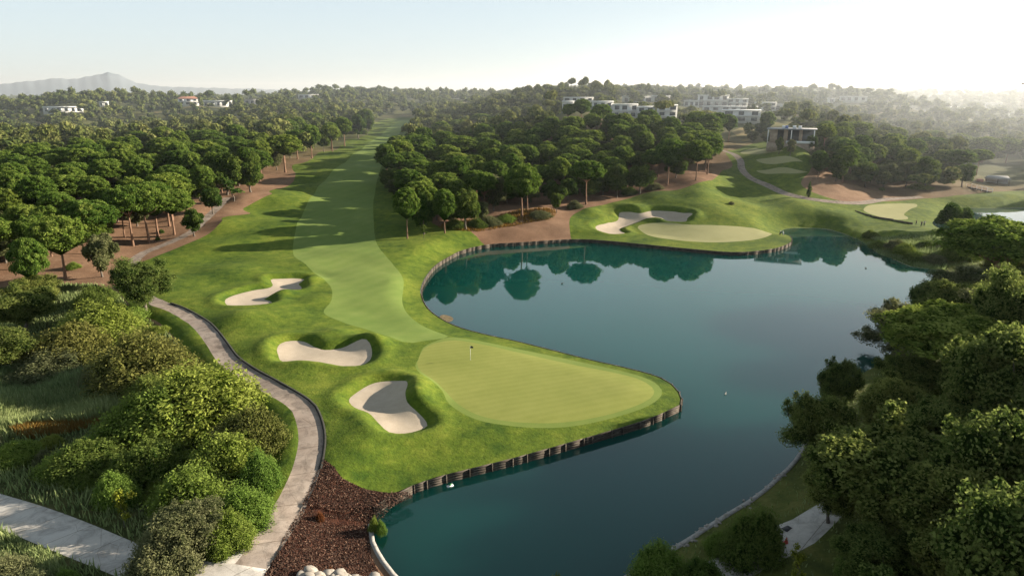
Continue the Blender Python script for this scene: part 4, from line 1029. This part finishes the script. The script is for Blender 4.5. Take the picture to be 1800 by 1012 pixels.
# concrete kerb along the near left shore; gutter along the cart path
def strip(name, line, wd, h, mat, label, zoff=0.0):
    t = np.gradient(line, axis=0); t /= np.linalg.norm(t, axis=1)[:, None]; nr = np.stack([-t[:, 1], t[:, 0]], 1)
    a, b = line - nr*wd/2, line + nr*wd/2
    z = height(line[:, 0], line[:, 1]) + zoff; n = len(line)
    V = np.concatenate([np.column_stack([a, z - .4]), np.column_stack([a, z + h]), np.column_stack([b, z + h]), np.column_stack([b, z - .4])])
    i = np.arange(n-1)
    Fq = np.concatenate([np.column_stack([i + k*n, i + 1 + k*n, i + 1 + (k+1)*n, i + (k+1)*n]) for k in range(3)])
    tag(link(name, mesh_np(name, V, Fq, mat)), label, None, None, 'structure')
b2_, b3_ = nearest(1060,1040), nearest(1440,742)
strip('bank_edging', LAKE[b2_:b3_], .5, .07, M['kerb'], 'pale stony edging along the right bank')
k0, k1 = nearest(651,925), nearest(790,1085)
strip('kerb', LAKE[k0:k1], .45, .16, M['kerb'], 'pale concrete kerb along the near left shore of the lake')
half = len(PATH)//2
edge = PATH[:half] if on_ground is not None else None
rt = PATH[half:][::-1]; lf = PATH[:half]
side = rt if rt[5][0] > lf[5][0] else lf
i0 = int(np.argmin(np.hypot(*(side - on_ground(556,820)).T))); i1 = int(np.argmin(np.hypot(*(side - on_ground(290,530)).T)))
M['gutter'] = simple('gutter_edge', (.035, .035, .03), .9, .3, 2)
strip('gutter', side[i0:i1], .34, .07, M['gutter'], 'dark gutter edging along the cart path')

# ------------------------------------------------------------------ boulders and bank stones
rocks = []
for v in range(6):
    g = np.random.default_rng(600 + v)
    V = ICO2[0].copy()
    for k in range(9):                        # chopped faces
        d = g.normal(size=3); d /= np.linalg.norm(d); c = g.uniform(.55, .85)
        e = V @ d; V -= np.maximum(e - c, 0)[:, None]*d
    V *= (1 + g.normal(size=(len(V), 1))*.02)
    rocks.append(mesh_np('boulder', V, ICO2[1], M['stone']))
def rock(name, px, py, s, label, group=None):
    p = on_ground(px, py); o = link(name, rocks[int(rng.integers(6))])
    o.location = (p[0], p[1], gz(*p) + s*.22); o.scale = (s*rng.uniform(.8, 1.2)/1.6, s*rng.uniform(.8, 1.2)/1.6, s*.42); o.rotation_euler = (rng.uniform(-.3, .3), rng.uniform(-.3, .3), rng.uniform(0, 6.28))
    return tag(o, label, 'rock', group)
for px, py, s in [(546,1006,1.25),(556,1014,.9),(567,1011,.8),(576,1004,1.0),(584,1012,.8),(599,1006,1.25),(612,1012,.8),(622,1006,.8),(635,1011,1.0),(530,1013,.8),(646,1014,.8),(590,1020,1.0),(540,1020,1.0),(620,1021,1.0),(605,1003,.6)]:
    rock('boulder', px, py, s, 'grey boulder in the pile at the bottom of the mulch bed', 'boulders piled on the mulch bed')
rock('boulder', 656, 1007, 1.35, 'pale sunlit boulder at the lake end of the boulder pile')
b0, b1 = nearest(1118,1004), nearest(1400,808)
sl = LAKE[b0:b1]
for k in range(84):
    f = k/83*(len(sl)-2); i = int(f); p = sl[i]*(1-f+i) + sl[i+1]*(f-i) + rng.normal(size=2)*.22
    o = link('bank_stone', rocks[int(rng.integers(6))]); s = rng.uniform(.10, .24)
    o.location = (p[0], p[1], .04); o.scale = (s*1.3, s, s*.7); o.rotation_euler = (0, 0, rng.uniform(0, 6.28))
    tag(o, 'pale stone of the rocky edging along the right bank', 'rock', 'stones edging the right bank')

# ------------------------------------------------------------------ flagstick, people, bags, birds, bridge
def surf(px, py): p = on_ground(px, py); return (p[0], p[1], gz(*p))
fl = empty('flagstick', surf(827,632), 'thin white flagstick with small dark flag on the front green', 'flag')
MB().tube([(0,0,-.1),(0,0,2.2)], [.03,.022], 8).obj('pole', M['white'], fl)
mb = MB(); mb.add([(0,0,2.2),(.22,.05,2.18),(.44,-.03,2.12),(0,0,1.86),(.22,.05,1.86),(.44,-.03,1.84)], [(0,1,4,3),(1,2,5,4)]); mb.obj('pennant', M['shirt_dark'], fl)
MB().tube([(0,0,-.12),(0,0,.012)], [.07,.07], 12).obj('cup', M['white'], fl)

def skin_body(name, V, E, r, mat, parent, root=0):
    bm = bmesh.new(); L = bm.verts.layers.skin.verify(); vs = [bm.verts.new(v) for v in V]
    for a, b in E: bm.edges.new((vs[a], vs[b]))
    for v, q in zip(vs, r): v[L].radius = (q, q); v[L].use_root = False
    vs[root][L].use_root = True
    me = bpy.data.meshes.new(name); bm.to_mesh(me); bm.free(); me.materials.append(mat)
    o = link(name, me, parent); o.modifiers.new('Skin', 'SKIN'); o.modifiers.new('Sub', 'SUBSURF').levels = 1
    o.modifiers['Sub'].render_levels = 1
    return o
def person(px, py, rz, label, top, bottom, bend=0.0):
    r = empty('person', surf(px, py), label, 'person', None, rz)
    f = bend
    V = [(0,0,.95),(0,f*.2,1.15),(0,f*.5,1.4),(0,f*.6,1.52),(0,f*.7,1.66),(0,f*.75,1.74),
         (.19,f*.5,1.4),(.25,f*.5+.05,1.14),(.2,f*.4+.22,.95),(-.19,f*.5,1.4),(-.25,f*.5+.05,1.14),(-.2,f*.4+.22,.95),
         (.1,0,.9),(.13,.03,.5),(.14,-.02,.08),(.15,.12,.04),(-.1,0,.9),(-.13,.06,.5),(-.14,0,.08),(-.15,.14,.04)]
    E = [(0,1),(1,2),(2,3),(3,4),(4,5),(2,6),(6,7),(7,8),(2,9),(9,10),(10,11),(0,12),(12,13),(13,14),(14,15),(0,16),(16,17),(17,18),(18,19)]
    rad = [.13,.13,.14,.06,.105,.07,.07,.05,.04,.07,.05,.04,.09,.065,.045,.04,.09,.065,.045,.04]
    skin_body('body', V, E, rad, M['skin'], r)
    skin_body('shirt', [V[i] for i in (0,1,2,6,7,9,10)], [(0,1),(1,2),(2,3),(3,4),(2,5),(5,6)], [.15,.155,.165,.09,.068,.09,.068], top, r)
    skin_body('trousers', [V[i] for i in (0,12,13,14,16,17,18)], [(0,1),(1,2),(2,3),(0,4),(4,5),(5,6)], [.155,.11,.085,.062,.11,.085,.062], bottom, r)
    skin_body('cap', [(0,f*.72,1.70),(0,f*.75,1.79)], [(0,1)], [.12,.08], top, r)
    return r
person(1609.5,399,1.2, 'dark clad golfer standing alone on the grass causeway', M['shirt_dark'], M['shirt_dark'])
person(1618.5,402,-.6, 'golfer in dark clothes beside the pale clad one on the causeway', M['shirt_dark'], M['shirt_dark'], .15)
person(1623.5,401,2.6, 'golfer in pale shirt at the end of the small group on the causeway', M['shirt_white'], M['shirt_dark'])
def bag(px, py, rz, label, m):
    r = empty('golf_bag', surf(px, py), label, 'golf bag', None, rz)
    MB().tube([(0,0,.05),(.05,0,.45),(.12,0,.95)], [.16,.17,.18], 10).obj('bag_body', m, r)
    for k in range(5): MB().tube([(.1,0,.7),(.14+.03*k,-.08+.04*k,1.18+.03*k)], [.012,.03], 5).obj('club', M['steel'], r)
    for s in (-1, 1): MB().tube([(.1,0,.75),(-.3,s*.25,0)], [.015,.012], 5).obj('stand_leg', M['dark'], r)
bag(1371,411,.4, 'dark golf bag on its stand at the tip of the island green', M['shirt_dark'])
bag(1377,411,2.0, 'pale golf bag on its stand at the tip of the island green', M['shirt_white'])

def duck(px, py, m, label, z=0.0, rz=0.0):
    p = at_z(px, py, z); r = empty('duck', (p[0], p[1], z), label, 'bird', None, rz)
    skin_body('body', [(-.28,0,.16),(-.12,0,.10),(.1,0,.10),(.22,0,.2),(.24,0,.32),(.34,0,.31)], [(0,1),(1,2),(2,3),(3,4),(4,5)], [.03,.12,.13,.05,.065,.025], m, r, 1)
duck(988,499, M['duck'], 'dark duck swimming in the open middle of the lake')
duck(1522,472, M['duck'], 'dark duck near the mirrored trees at the far lake end', 0, 2)
duck(1275,693, simple('pale_feather', (.3,.29,.27), .8, .2, 9), 'pale duck on the open water right of the front green', 0, 1)
r = empty('bird', (*at_d(1795, 160)*1.0, 42.6), 'dark bird flying over the right horizon', 'bird')
skin_body('body', [(-.3,0,0),(0,0,0),(.25,0,.03),(.36,0,.04)], [(0,1),(1,2),(2,3)], [.04,.11,.07,.04], M['bird'], r, 1)
for s in (-1, 1):
    mb = MB(); mb.add([(.12,s*.08,.04),(-.15,s*.08,.04),(-.1,s*.5,.22),(.1,s*.5,.24),(-.05,s*.95,.1)], [(0,1,2,3)], [(3,2,4)]); mb.obj('wing', M['bird'], r)
p = at_z(791,854,0); r = empty('float', (p[0], p[1], 0), 'small white and green float on dark water beside the timber wall', 'float')
MB().box((0,0,.05),(.7,.32,.14),.6).obj('hull', M['white'], r); MB().box((.05,.02,.17),(.3,.2,.09),.6).obj('top_plate', simple('green_paint', (.08,.3,.12), .5), r)
wp = smooth_loop(np.array([at_z(*q, 0) for q in [(773,556),(780,553),(792,556),(797,561),(790,566),(779,563)]]), .6)
wc = wp.mean(0); wn = len(wp)
tag(link('floating_weed', mesh_np('floating_weed', np.vstack([np.column_stack([wp, np.full(wn, .012)]), [[*wc, .03]]]), np.array([(i, (i+1) % wn, wn) for i in range(wn)]), M['weed'])), 'brown patch of floating weed at the grassy lake edge', None, None, 'stuff')
a, b = on_ground(1703,329), on_ground(1739,341)
fb = empty('footbridge', (*a, gz(*a)), 'small footbridge with red and white railings on the hazy far slope', 'bridge')
d = np.array([*(b-a), gz(*b)-gz(*a)]); u = np.array([-d[1], d[0], 0]); u /= np.linalg.norm(u)
mb = MB(); mb.add([u*-1+[0,0,.3], u*1+[0,0,.3], d+u+[0,0,.3], d-u+[0,0,.3], u*-1, u*1, d+u, d-u], [(0,1,2,3),(4,7,6,5),(0,3,7,4),(1,5,6,2),(0,4,5,1),(3,2,6,7)]); mb.obj('deck', M['wood'], fb)
for s in (-1, 1):
    mb = MB(); mb.tube([u*s+[0,0,1.35], d+u*s+[0,0,1.35]], .09, 6); mb.tube([u*s+[0,0,.85], d+u*s+[0,0,.85]], .07, 6); mb.obj('railing', M['rail'] if s < 0 else M['white'], fb)
    for k in range(5): MB().tube([u*s+d*k/4+[0,0,0], u*s+d*k/4+[0,0,1.4]], .08, 6).obj('post', M['white'], fb)
q = surf(1345,950)
tag(MB().box((0,0,.03),(.9,.8,.06),.5).obj('drain_cover', M['dark']), 'dark square cover set in the pale concrete track', 'drain cover').location = surf(1386,923)
mb = MB(); mb.tube([(0,0,0),(0,0,.08),(0,0,.55)],[.2,.19,.05],10); mb.tube([(0,0,0),(0,0,.03)],[.26,.26],10)
tag(mb.obj('marker_cone', M['red']), 'small red marker on the pale concrete track', 'marker').location = surf(1382,951)

# ------------------------------------------------------------------ buildings
def zpix(py, D): return CAM_H + D*math.tan(math.atan((506-py)/F) - PITCH)
def building(name, label, x0, x1, ytop, ybase, D, wallm, storeys=2, nwin=3, depth=12, roof='flat', cat='house', slab=True, group=None):
    p = at_d((x0+x1)/2, D); w = (x1-x0)/F*D; zt = zpix(ytop, D); zb = zpix(ybase, D); g0 = min(gz(*p) - 1, zb - 1)
    rz = -math.atan2(p[0], p[1])
    r = empty(name, (p[0], p[1], g0), label, cat, group, rz)
    H = zt - g0; hb = zb - g0
    MB().box((0, depth/2, (H-.4)/2), (w, depth, H-.4)).obj('wall', wallm, r)
    if roof == 'flat':
        MB().box((0, depth/2 - .3, H-.2), (w+.5, depth+.9, .4)).obj('roof', M['white'] if wallm is M['wall_white'] else M['roof_flat'], r)
    else:
        mb = MB(); hw = w/2+.5; mb.add([(-hw,-.5,H-.4),(hw,-.5,H-.4),(hw,depth+.5,H-.4),(-hw,depth+.5,H-.4),(-hw*.6,depth/2,H+1.4),(hw*.6,depth/2,H+1.4)], [(0,1,5,4),(2,3,4,5)], [(1,2,5),(3,0,4)]); mb.obj('roof', M['roof_tile'], r)
    sh = (H - hb)/storeys
    for s in range(storeys):
        for k in range(nwin):
            ww = w/nwin; cx = -w/2 + ww*(k+.5) + rng.uniform(-.08, .08)*ww; cw = ww*rng.uniform(.42, .66); ch = sh*rng.uniform(.5, .64); cz = hb + sh*(s+.46)
            fr = MB().box((cx, -.03, cz), (cw+.24, .1, ch+.24)).obj('window', M['steel'], r)
            MB().box((cx, -.06, cz), (cw, .1, ch)).obj('pane', M['glass'], fr)
        if slab and s:
            MB().box((0, -.55, hb + sh*s), (w*.96, 1.1, .22)).obj('balcony', wallm, r)
    return r
b = building
TG = 'white terrace houses above the pine wood'
b('house','white two storey house peeping out at the start of the terrace row',989,1009,178,197,395,M['wall_white'],1,2)
b('terrace_house','white flat roofed terrace house behind the dark round pine',1042,1078,178,205,390,M['wall_white'],2,3)
b('terrace_house','long white terrace house with three dark upper windows',1079,1121,183,206,388,M['wall_white'],2,3)
b('terrace_house','narrow white terrace house between two pines',1122,1152,187,208,388,M['wall_white'],2,2)
b('villa','white villa with open columns and broad glazed terrace',1158,1191,184,214,380,M['wall_white'],3,2)
b('house','long low white house behind the terrace row',992,1042,171,178,470,M['wall_white'],1,4)
b('house','pale hazy house upslope of the terrace row',1096,1146,169,181,540,M['wall_white'],1,4)
b('house','pale hazy house with bright roof edge next upslope',1148,1177,168,178,540,M['wall_white'],1,2)
b('house','hazy grey white block at the start of the hill village',1204,1229,176,187,540,M['wall_white'],1,3)
b('villa','tall white village block with roof terrace',1230,1279,167,186,545,M['wall_white'],2,4)
b('house','white village block beside the yellowish tree',1281,1314,173,187,545,M['wall_white'],2,3)
b('house','long white lower village range',1242,1328,186,194,480,M['wall_white'],1,6)
b('house','white gable sided house above the brown hillside',1276,1336,192,212,400,M['wall_white'],2,3)
b('house','white cubic house at the end of the village',1331,1364,179,192,520,M['wall_white'],2,3)
b('house','last hazy low house of the village',1365,1386,182,193,525,M['wall_white'],1,2)
b('house','white low house on the left horizon',82,131,184,192,620,M['wall_white'],1,6)
b('house','small bright white house among trees on the left horizon',174,186,177,184,650,M['wall_white'],1,2)
b('villa','modern white house with red roof top on the left horizon',315,344,172,183,640,M['wall_white'],2,3,roof='tile')
b('villa','long modern house with white canopy on the left horizon',360,403,176,186,640,M['wall_white'],1,5)
b('house','dark grey modern house on the left horizon',430,462,174,184,660,M['wall_grey'],1,4)
b('house','pale house on the wooded ridge',526,563,166,173,760,M['wall_white'],1,4)
b('house','hazy low house on the right ridge',1441,1466,172,179,640,M['wall_white'],1,3)
b('house','long hazy house on the right ridge',1482,1520,169,177,640,M['wall_white'],1,4)
b('house','hazy house among round pines on the right ridge',1739,1761,178,186,900,M['wall_white'],1,2)
b('house','small hazy house lower on the right ridge',1674,1696,184,190,900,M['wall_white'],1,2)
b('house','hazy white house at the far right edge',1778,1806,194,201,800,M['wall_white'],1,3)
# pavilion
D = 300; p = at_d(1399, D); w = 70/F*D; zt = zpix(222, D); zb = zpix(246, D); rz = -math.atan2(p[0], p[1])
pv = empty('pavilion', (p[0], p[1], zb), 'low open pavilion with flat grey roof above the far tees', 'pavilion', None, rz); H = zt - zb
MB().box((0, 4, H-.2), (w+1.2, 9, .35)).obj('roof', M['wall_grey'], pv)
MB().box((0, 7.5, (H-.6)/2 - 1), (w*.95, .6, H+1.4)).obj('back_wall', M['glass'], pv)  # dark colour stands for the shade inside the pavilion
for k, (x, ww) in enumerate([(-.38, .16), (-.12, .09), (.2, .07)]): MB().box((x*w, 3.5, (H-.6)/2), (ww*w, 3, H-.6)).obj('stone_wall', M['wall_tan'], pv)
for x in (-.5, .0, .48): MB().box((x*w, -.4, H/2 - .3), (.3, .3, H-.5)).obj('column', M['white'], pv)
MB().box((0, 4, -1.6), (w+.4, 9, 3.2)).obj('terrace', M['wall_tan'], pv)
MB().box((.2*w, -1.3, .55), (w*.6, .12, 1.0)).obj('railing', M['steel'], pv)
for x, c in ((-.18, M['white']), (-.12, simple('blue_tank', (.12, .2, .45), .5)), (.05, M['white']), (.17, M['white'])): MB().box((x*w, 4, H+.5), (1.3, 1.2, 1.0)).obj('roof_unit', c, pv)
# shelter on the far right
p = on_ground(1752,322); sh = empty('shelter', (p[0], p[1], gz(*p)), 'low grey roofed shelter on the hazy slope right of the footbridge', 'shelter', None, -.5)
mb = MB(); mb.add([(-4.5,-2.4,2.3),(4.5,-2.4,2.3),(4.5,2.4,2.3),(-4.5,2.4,2.3),(-3.4,0,3.6),(3.4,0,3.6)], [(0,1,5,4),(2,3,4,5),(0,3,2,1)], [(1,2,5),(3,0,4)]); mb.obj('roof', M['wall_grey'], sh)
MB().box((0,1.6,1.0),(8,.2,2.6)).obj('back_wall', M['wall_grey'], sh)
for x in (-4, 0, 4): MB().box((x,-2,1.0),(.2,.2,2.6)).obj('post', M['wood'], sh)
MB().box((-6,.2,.9),(2.4,1.6,1.8)).obj('kiosk', simple('faded_red', (.5,.2,.16), .7), sh)

# ------------------------------------------------------------------ far woods: one mass nobody could count
def lowtree(g, pine):
    if pine: B = [((math.cos(a)*r, math.sin(a)*r, .78 + (1-r*3)*.10 + g.normal()*.02), (.2, .2, .13), g.uniform(0, 1)) for a, r in [(g.uniform(0, 6.28), g.uniform(0, .26)) for _ in range(7)]]
    else: B = [((g.normal()*.16, g.normal()*.16, g.uniform(.3, .86)), (.24, .24, .17), g.uniform(0, 1)) for _ in range(7)]
    V1, F1, T1 = leaves_on(B, 1500, .085, g, up=.3, spread=.7)
    V2, F2, T2 = core_of(B, .84, g, (ICO1[0], ICO1[1]), .08)
    F2 = np.column_stack([F2, F2[:, 2]])
    mb = MB().tube([(0,0,-.1),(0,0,.7)], [.03,.02], 4)
    return np.concatenate([V1, V2]), np.concatenate([F1, F2 + len(V1)]), np.concatenate([T1, T2])
proto = [lowtree(np.random.default_rng(700+i), i < 5) for i in range(10)]
def sparse(pr, k, g):                          # thinner copy for the greater distances
    V, Fq, T = pr; nq = (Fq[:, 2] != Fq[:, 3]); lf = np.nonzero(nq)[0]; keep = g.choice(lf, len(lf)//k, replace=False)
    sel = np.concatenate([keep, np.nonzero(~nq)[0]]); u, inv = np.unique(Fq[sel], return_inverse=True)
    Vs = V[u].copy(); return Vs, inv.reshape(-1, 4), T[u]
proto2 = [sparse(p, 3, rng) for p in proto]
CLEAR = [FAIR, ROUGH, ROUGH2, GLADE] + MEADOW
n = 130000
bb = rng.uniform(R(-46), R(46), n); DD = np.sqrt(rng.uniform(300**2, 1900**2, n))
X, Y = DD*np.sin(bb), DD*np.cos(bb); Z = height(X, Y)
ok = np.ones(n, bool)
for P in CLEAR:
    ok &= ~inside(X, Y, P)
d, _, _ = seg_dist(X, Y, FAIR, far=20); ok &= d > 8
d, _, _ = seg_dist(X, Y, ROUGH2, far=20); ok &= d > 4
px, pt = project(X, Y, Z); 
PT = np.array([(a, b_) for a, b_, _ in placed]); 
Hh = rng.uniform(7, 14.5, n); Ww = rng.uniform(7.5, 14, n); sp = np.where(DD < 620, 7.0, np.where(DD < 1000, 8.5, 12.0))
qx, qt = project(X, Y, Z + Hh)
for x0, x1, y0, y1, D in WINDOWS:
    half = Ww/2*F/np.maximum(DD, 1)
    ok &= ~((DD < D + 16) & (qx + half*.8 > x0) & (qx - half*.8 < x1) & (qt < y1) & (rng.random(n) < .93))
    ok &= ~((abs(DD - D - 6) < 14) & (qx > x0 - 4) & (qx < x1 + 4))
cell = {}
for a, b_ in PT: cell.setdefault((int(a//16), int(b_//16)), []).append((a, b_, 6.0))
idx = []
for i in np.nonzero(ok)[0]:
    cx, cy = int(X[i]//16), int(Y[i]//16); good = True
    for ax in (cx-1, cx, cx+1):
        for ay in (cy-1, cy, cy+1):
            for a, b_, s in cell.get((ax, ay), ()):
                if (X[i]-a)**2 + (Y[i]-b_)**2 < max(s, sp[i])**2: good = False; break
            if not good: break
        if not good: break
    if good: cell.setdefault((cx, cy), []).append((X[i], Y[i], sp[i])); idx.append(i)
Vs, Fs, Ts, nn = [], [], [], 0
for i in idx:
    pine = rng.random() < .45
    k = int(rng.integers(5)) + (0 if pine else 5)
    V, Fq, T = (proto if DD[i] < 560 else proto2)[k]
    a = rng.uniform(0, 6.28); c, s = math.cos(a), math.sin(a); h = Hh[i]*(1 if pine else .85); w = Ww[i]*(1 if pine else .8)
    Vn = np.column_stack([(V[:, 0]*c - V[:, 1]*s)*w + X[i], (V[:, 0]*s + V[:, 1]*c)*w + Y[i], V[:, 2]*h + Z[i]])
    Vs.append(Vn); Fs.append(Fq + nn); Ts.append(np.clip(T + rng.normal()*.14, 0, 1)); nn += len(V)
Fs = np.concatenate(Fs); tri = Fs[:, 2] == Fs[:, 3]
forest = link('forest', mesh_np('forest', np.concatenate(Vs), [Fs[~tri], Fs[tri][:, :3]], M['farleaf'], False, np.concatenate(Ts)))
tag(forest, 'hazy distant woods covering the hills to the horizon', None, None, 'stuff')
print('far trees', len(idx), 'faces', len(Fs))
# skyline trees that stand out
for px, D, h, w, lb in [(1242,560,13,5,'cypress'),(1248,560,14,4,'cypress'),(1251,562,12,4,'cypress'),(1264,560,13,4,'cypress'),(1268,560,14,4,'cypress'),(1273,562,12,4,'cypress'),(1399,620,11,3,'cypress'),(1405,620,12,3,'cypress'),(1409,622,11,3,'cypress'),(1422,620,11,3,'cypress'),(1428,620,12.5,4,'cypress'),(1443,620,11,3,'cypress'),(1446,622,12,3,'cypress'),(1452,620,11,3,'cypress')]:
    p = at_d(px, D); yt = {True: 157, False: 161}[px < 1300]; z = zpix(yt, D) - h; plant('cypress', p[0], p[1], h + max(0, z - gz(*p)), w*1.1, 'slim dark cypress on the skyline above the white village' if px < 1300 else 'slim hazy cypress on the skyline right of the village', 'skyline cypresses above the village' if px < 1300 else 'skyline cypresses right of the village')
print({k: sum(1 for o in bpy.data.objects if o.name.split('.')[0] == k and o.parent is None) for k in ('stone_pine', 'broadleaf_tree', 'olive_tree', 'oak_tree', 'shrub', 'cypress_tree')})

# ------------------------------------------------------------------ distant mountains
def mountains(name, D, prof, label, col):
    x0, x1 = prof[0][0], prof[-1][0]; xs = np.linspace(x0, x1, 260); ys = np.interp(xs, [p[0] for p in prof], [p[1] for p in prof])
    ys = ys + np.sin(xs*.11)*.5 + np.sin(xs*.31+1)*.4 + np.sin(xs*.05)*.4
    P = np.array([at_d(x, D) for x in xs]); top = np.array([max(zpix(y, D), 2) for y in ys])
    rows = []
    for k, f in enumerate(np.linspace(0, 1, 9)):
        s = 1 - .35*(1-f)
        z = top*f**1.3*(1 + .012*np.sin(xs*.2 + k*1.7)*(f < 1)) - 5*(f == 0)
        rows.append(np.column_stack([P*s, z]))
    V = np.concatenate(rows); n = len(xs); i = np.arange(n-1)
    Fq = np.concatenate([np.column_stack([i+k*n, i+1+k*n, i+1+(k+1)*n, i+(k+1)*n]) for k in range(8)])
    tag(link(name, mesh_np(name, V, Fq, col, True)), label, None, None, 'structure')
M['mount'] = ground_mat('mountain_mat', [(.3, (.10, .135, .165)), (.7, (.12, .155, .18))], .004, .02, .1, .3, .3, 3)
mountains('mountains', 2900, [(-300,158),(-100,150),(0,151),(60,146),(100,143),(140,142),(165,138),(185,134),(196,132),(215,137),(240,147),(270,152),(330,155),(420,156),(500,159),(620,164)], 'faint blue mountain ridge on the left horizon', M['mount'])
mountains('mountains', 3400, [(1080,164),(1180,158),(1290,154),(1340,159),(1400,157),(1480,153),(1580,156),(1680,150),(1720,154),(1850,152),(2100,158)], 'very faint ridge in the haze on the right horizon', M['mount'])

# ------------------------------------------------------------------ haze, sky, sun, camera
HZ_TOP = 95.0
mh, nt, out = new_mat('morning_haze')
vs = N(nt, 'ShaderNodeVolumeScatter'); vs.inputs['Color'].default_value = (.86, .93, 1.0, 1); vs.inputs['Anisotropy'].default_value = .38
sx = N(nt, 'ShaderNodeSeparateXYZ'); nt.links.new(coords(nt), sx.inputs[0])
def srange(src, a, b, lo, hi):
    mr = N(nt, 'ShaderNodeMapRange', interpolation_type='SMOOTHSTEP')
    for k, v in ((1, a), (2, b), (3, lo), (4, hi)): mr.inputs[k].default_value = v
    nt.links.new(src, mr.inputs[0]); return mr.outputs[0]
# the mist lies in the valley beyond the lake, thickest towards the sea on the right; clear air this side
thick = srange(sx.outputs['X'], -20, 300, 1/2700, 1/1020)
nt.links.new(math_(nt, 'MULTIPLY', thick, srange(sx.outputs['Y'], 110, 390, .05, 1.0)), vs.inputs['Density'])
nt.links.new(vs.outputs[0], out.inputs['Volume'])
hz = MB().box((0, 1700, HZ_TOP/2 - 15), (7000, 4600, HZ_TOP + 30)).obj('haze', mh)
mh.cycles.volume_step_rate = .07
tag(hz, 'thin morning haze lying over the whole valley', None, None, 'stuff')

w = bpy.data.worlds.new('World'); S.world = w; w.use_nodes = True
nt = w.node_tree; bg = nt.nodes['Background']
sky = nt.nodes.new('ShaderNodeTexSky'); sky.sky_type = 'NISHITA'; sky.sun_disc = False
sky.sun_elevation = SUN_EL; sky.sun_rotation = SUN_AZ; sky.air_density = 1.0; sky.dust_density = .7; sky.ozone_density = 1.0; sky.altitude = 100
gm = nt.nodes.new('ShaderNodeGamma'); gm.inputs['Gamma'].default_value = .20      # evens out the low sun's glare, as the photograph's exposure does
hs = nt.nodes.new('ShaderNodeHueSaturation'); hs.inputs['Saturation'].default_value = 1.1
nt.links.new(sky.outputs[0], gm.inputs['Color']); nt.links.new(gm.outputs[0], hs.inputs['Color']); tn = mix(nt, 1.0, hs.outputs[0], (.90, 1.0, 1.07), 'MULTIPLY'); 
gv = nt.nodes.new('ShaderNodeTexCoord'); sz = nt.nodes.new('ShaderNodeSeparateXYZ'); nt.links.new(gv.outputs['Generated'], sz.inputs[0])
zf = N(nt, 'ShaderNodeMapRange', interpolation_type='SMOOTHSTEP')                  # a clear sky deepens towards the zenith
for k, v in ((1, .22), (2, .75), (3, 1.0), (4, .46)): zf.inputs[k].default_value = v
nt.links.new(sz.outputs['Z'], zf.inputs[0]); vm = N(nt, 'ShaderNodeVectorMath', operation='SCALE')
nt.links.new(tn, vm.inputs[0]); nt.links.new(zf.outputs[0], vm.inputs['Scale']); nt.links.new(vm.outputs[0], bg.inputs['Color']); bg.inputs['Strength'].default_value = .205
sun = bpy.data.lights.new('sun', 'SUN'); sun.energy = 5.0; sun.angle = R(.5); sun.color = (1.0, .88, .71)
so = bpy.data.objects.new('sun', sun); COL.objects.link(so)
dv = Vector((math.sin(SUN_AZ)*math.cos(SUN_EL), math.cos(SUN_AZ)*math.cos(SUN_EL), math.sin(SUN_EL)))
so.rotation_euler = (-dv).to_track_quat('-Z', 'Y').to_euler(); so.location = (200, 100, 200)

cam = bpy.data.cameras.new('camera'); cam.lens = 24; cam.sensor_width = 36; cam.clip_start = .5; cam.clip_end = 12000
co = bpy.data.objects.new('camera', cam); COL.objects.link(co); co.location = (0, 0, CAM_H); co.rotation_euler = (math.pi/2 - PITCH, 0, 0)
S.camera = co
S.view_settings.view_transform = 'Standard'; S.view_settings.look = 'None'; S.view_settings.exposure = 0; S.view_settings.gamma = 1
c = S.cycles
c.film_exposure = 3.05
c.max_bounces = 5; c.diffuse_bounces = 2; c.glossy_bounces = 2; c.transmission_bounces = 2; c.volume_bounces = 0; c.transparent_max_bounces = 4
c.use_denoising = True; c.sample_clamp_indirect = 6; c.caustics_reflective = False; c.caustics_refractive = False
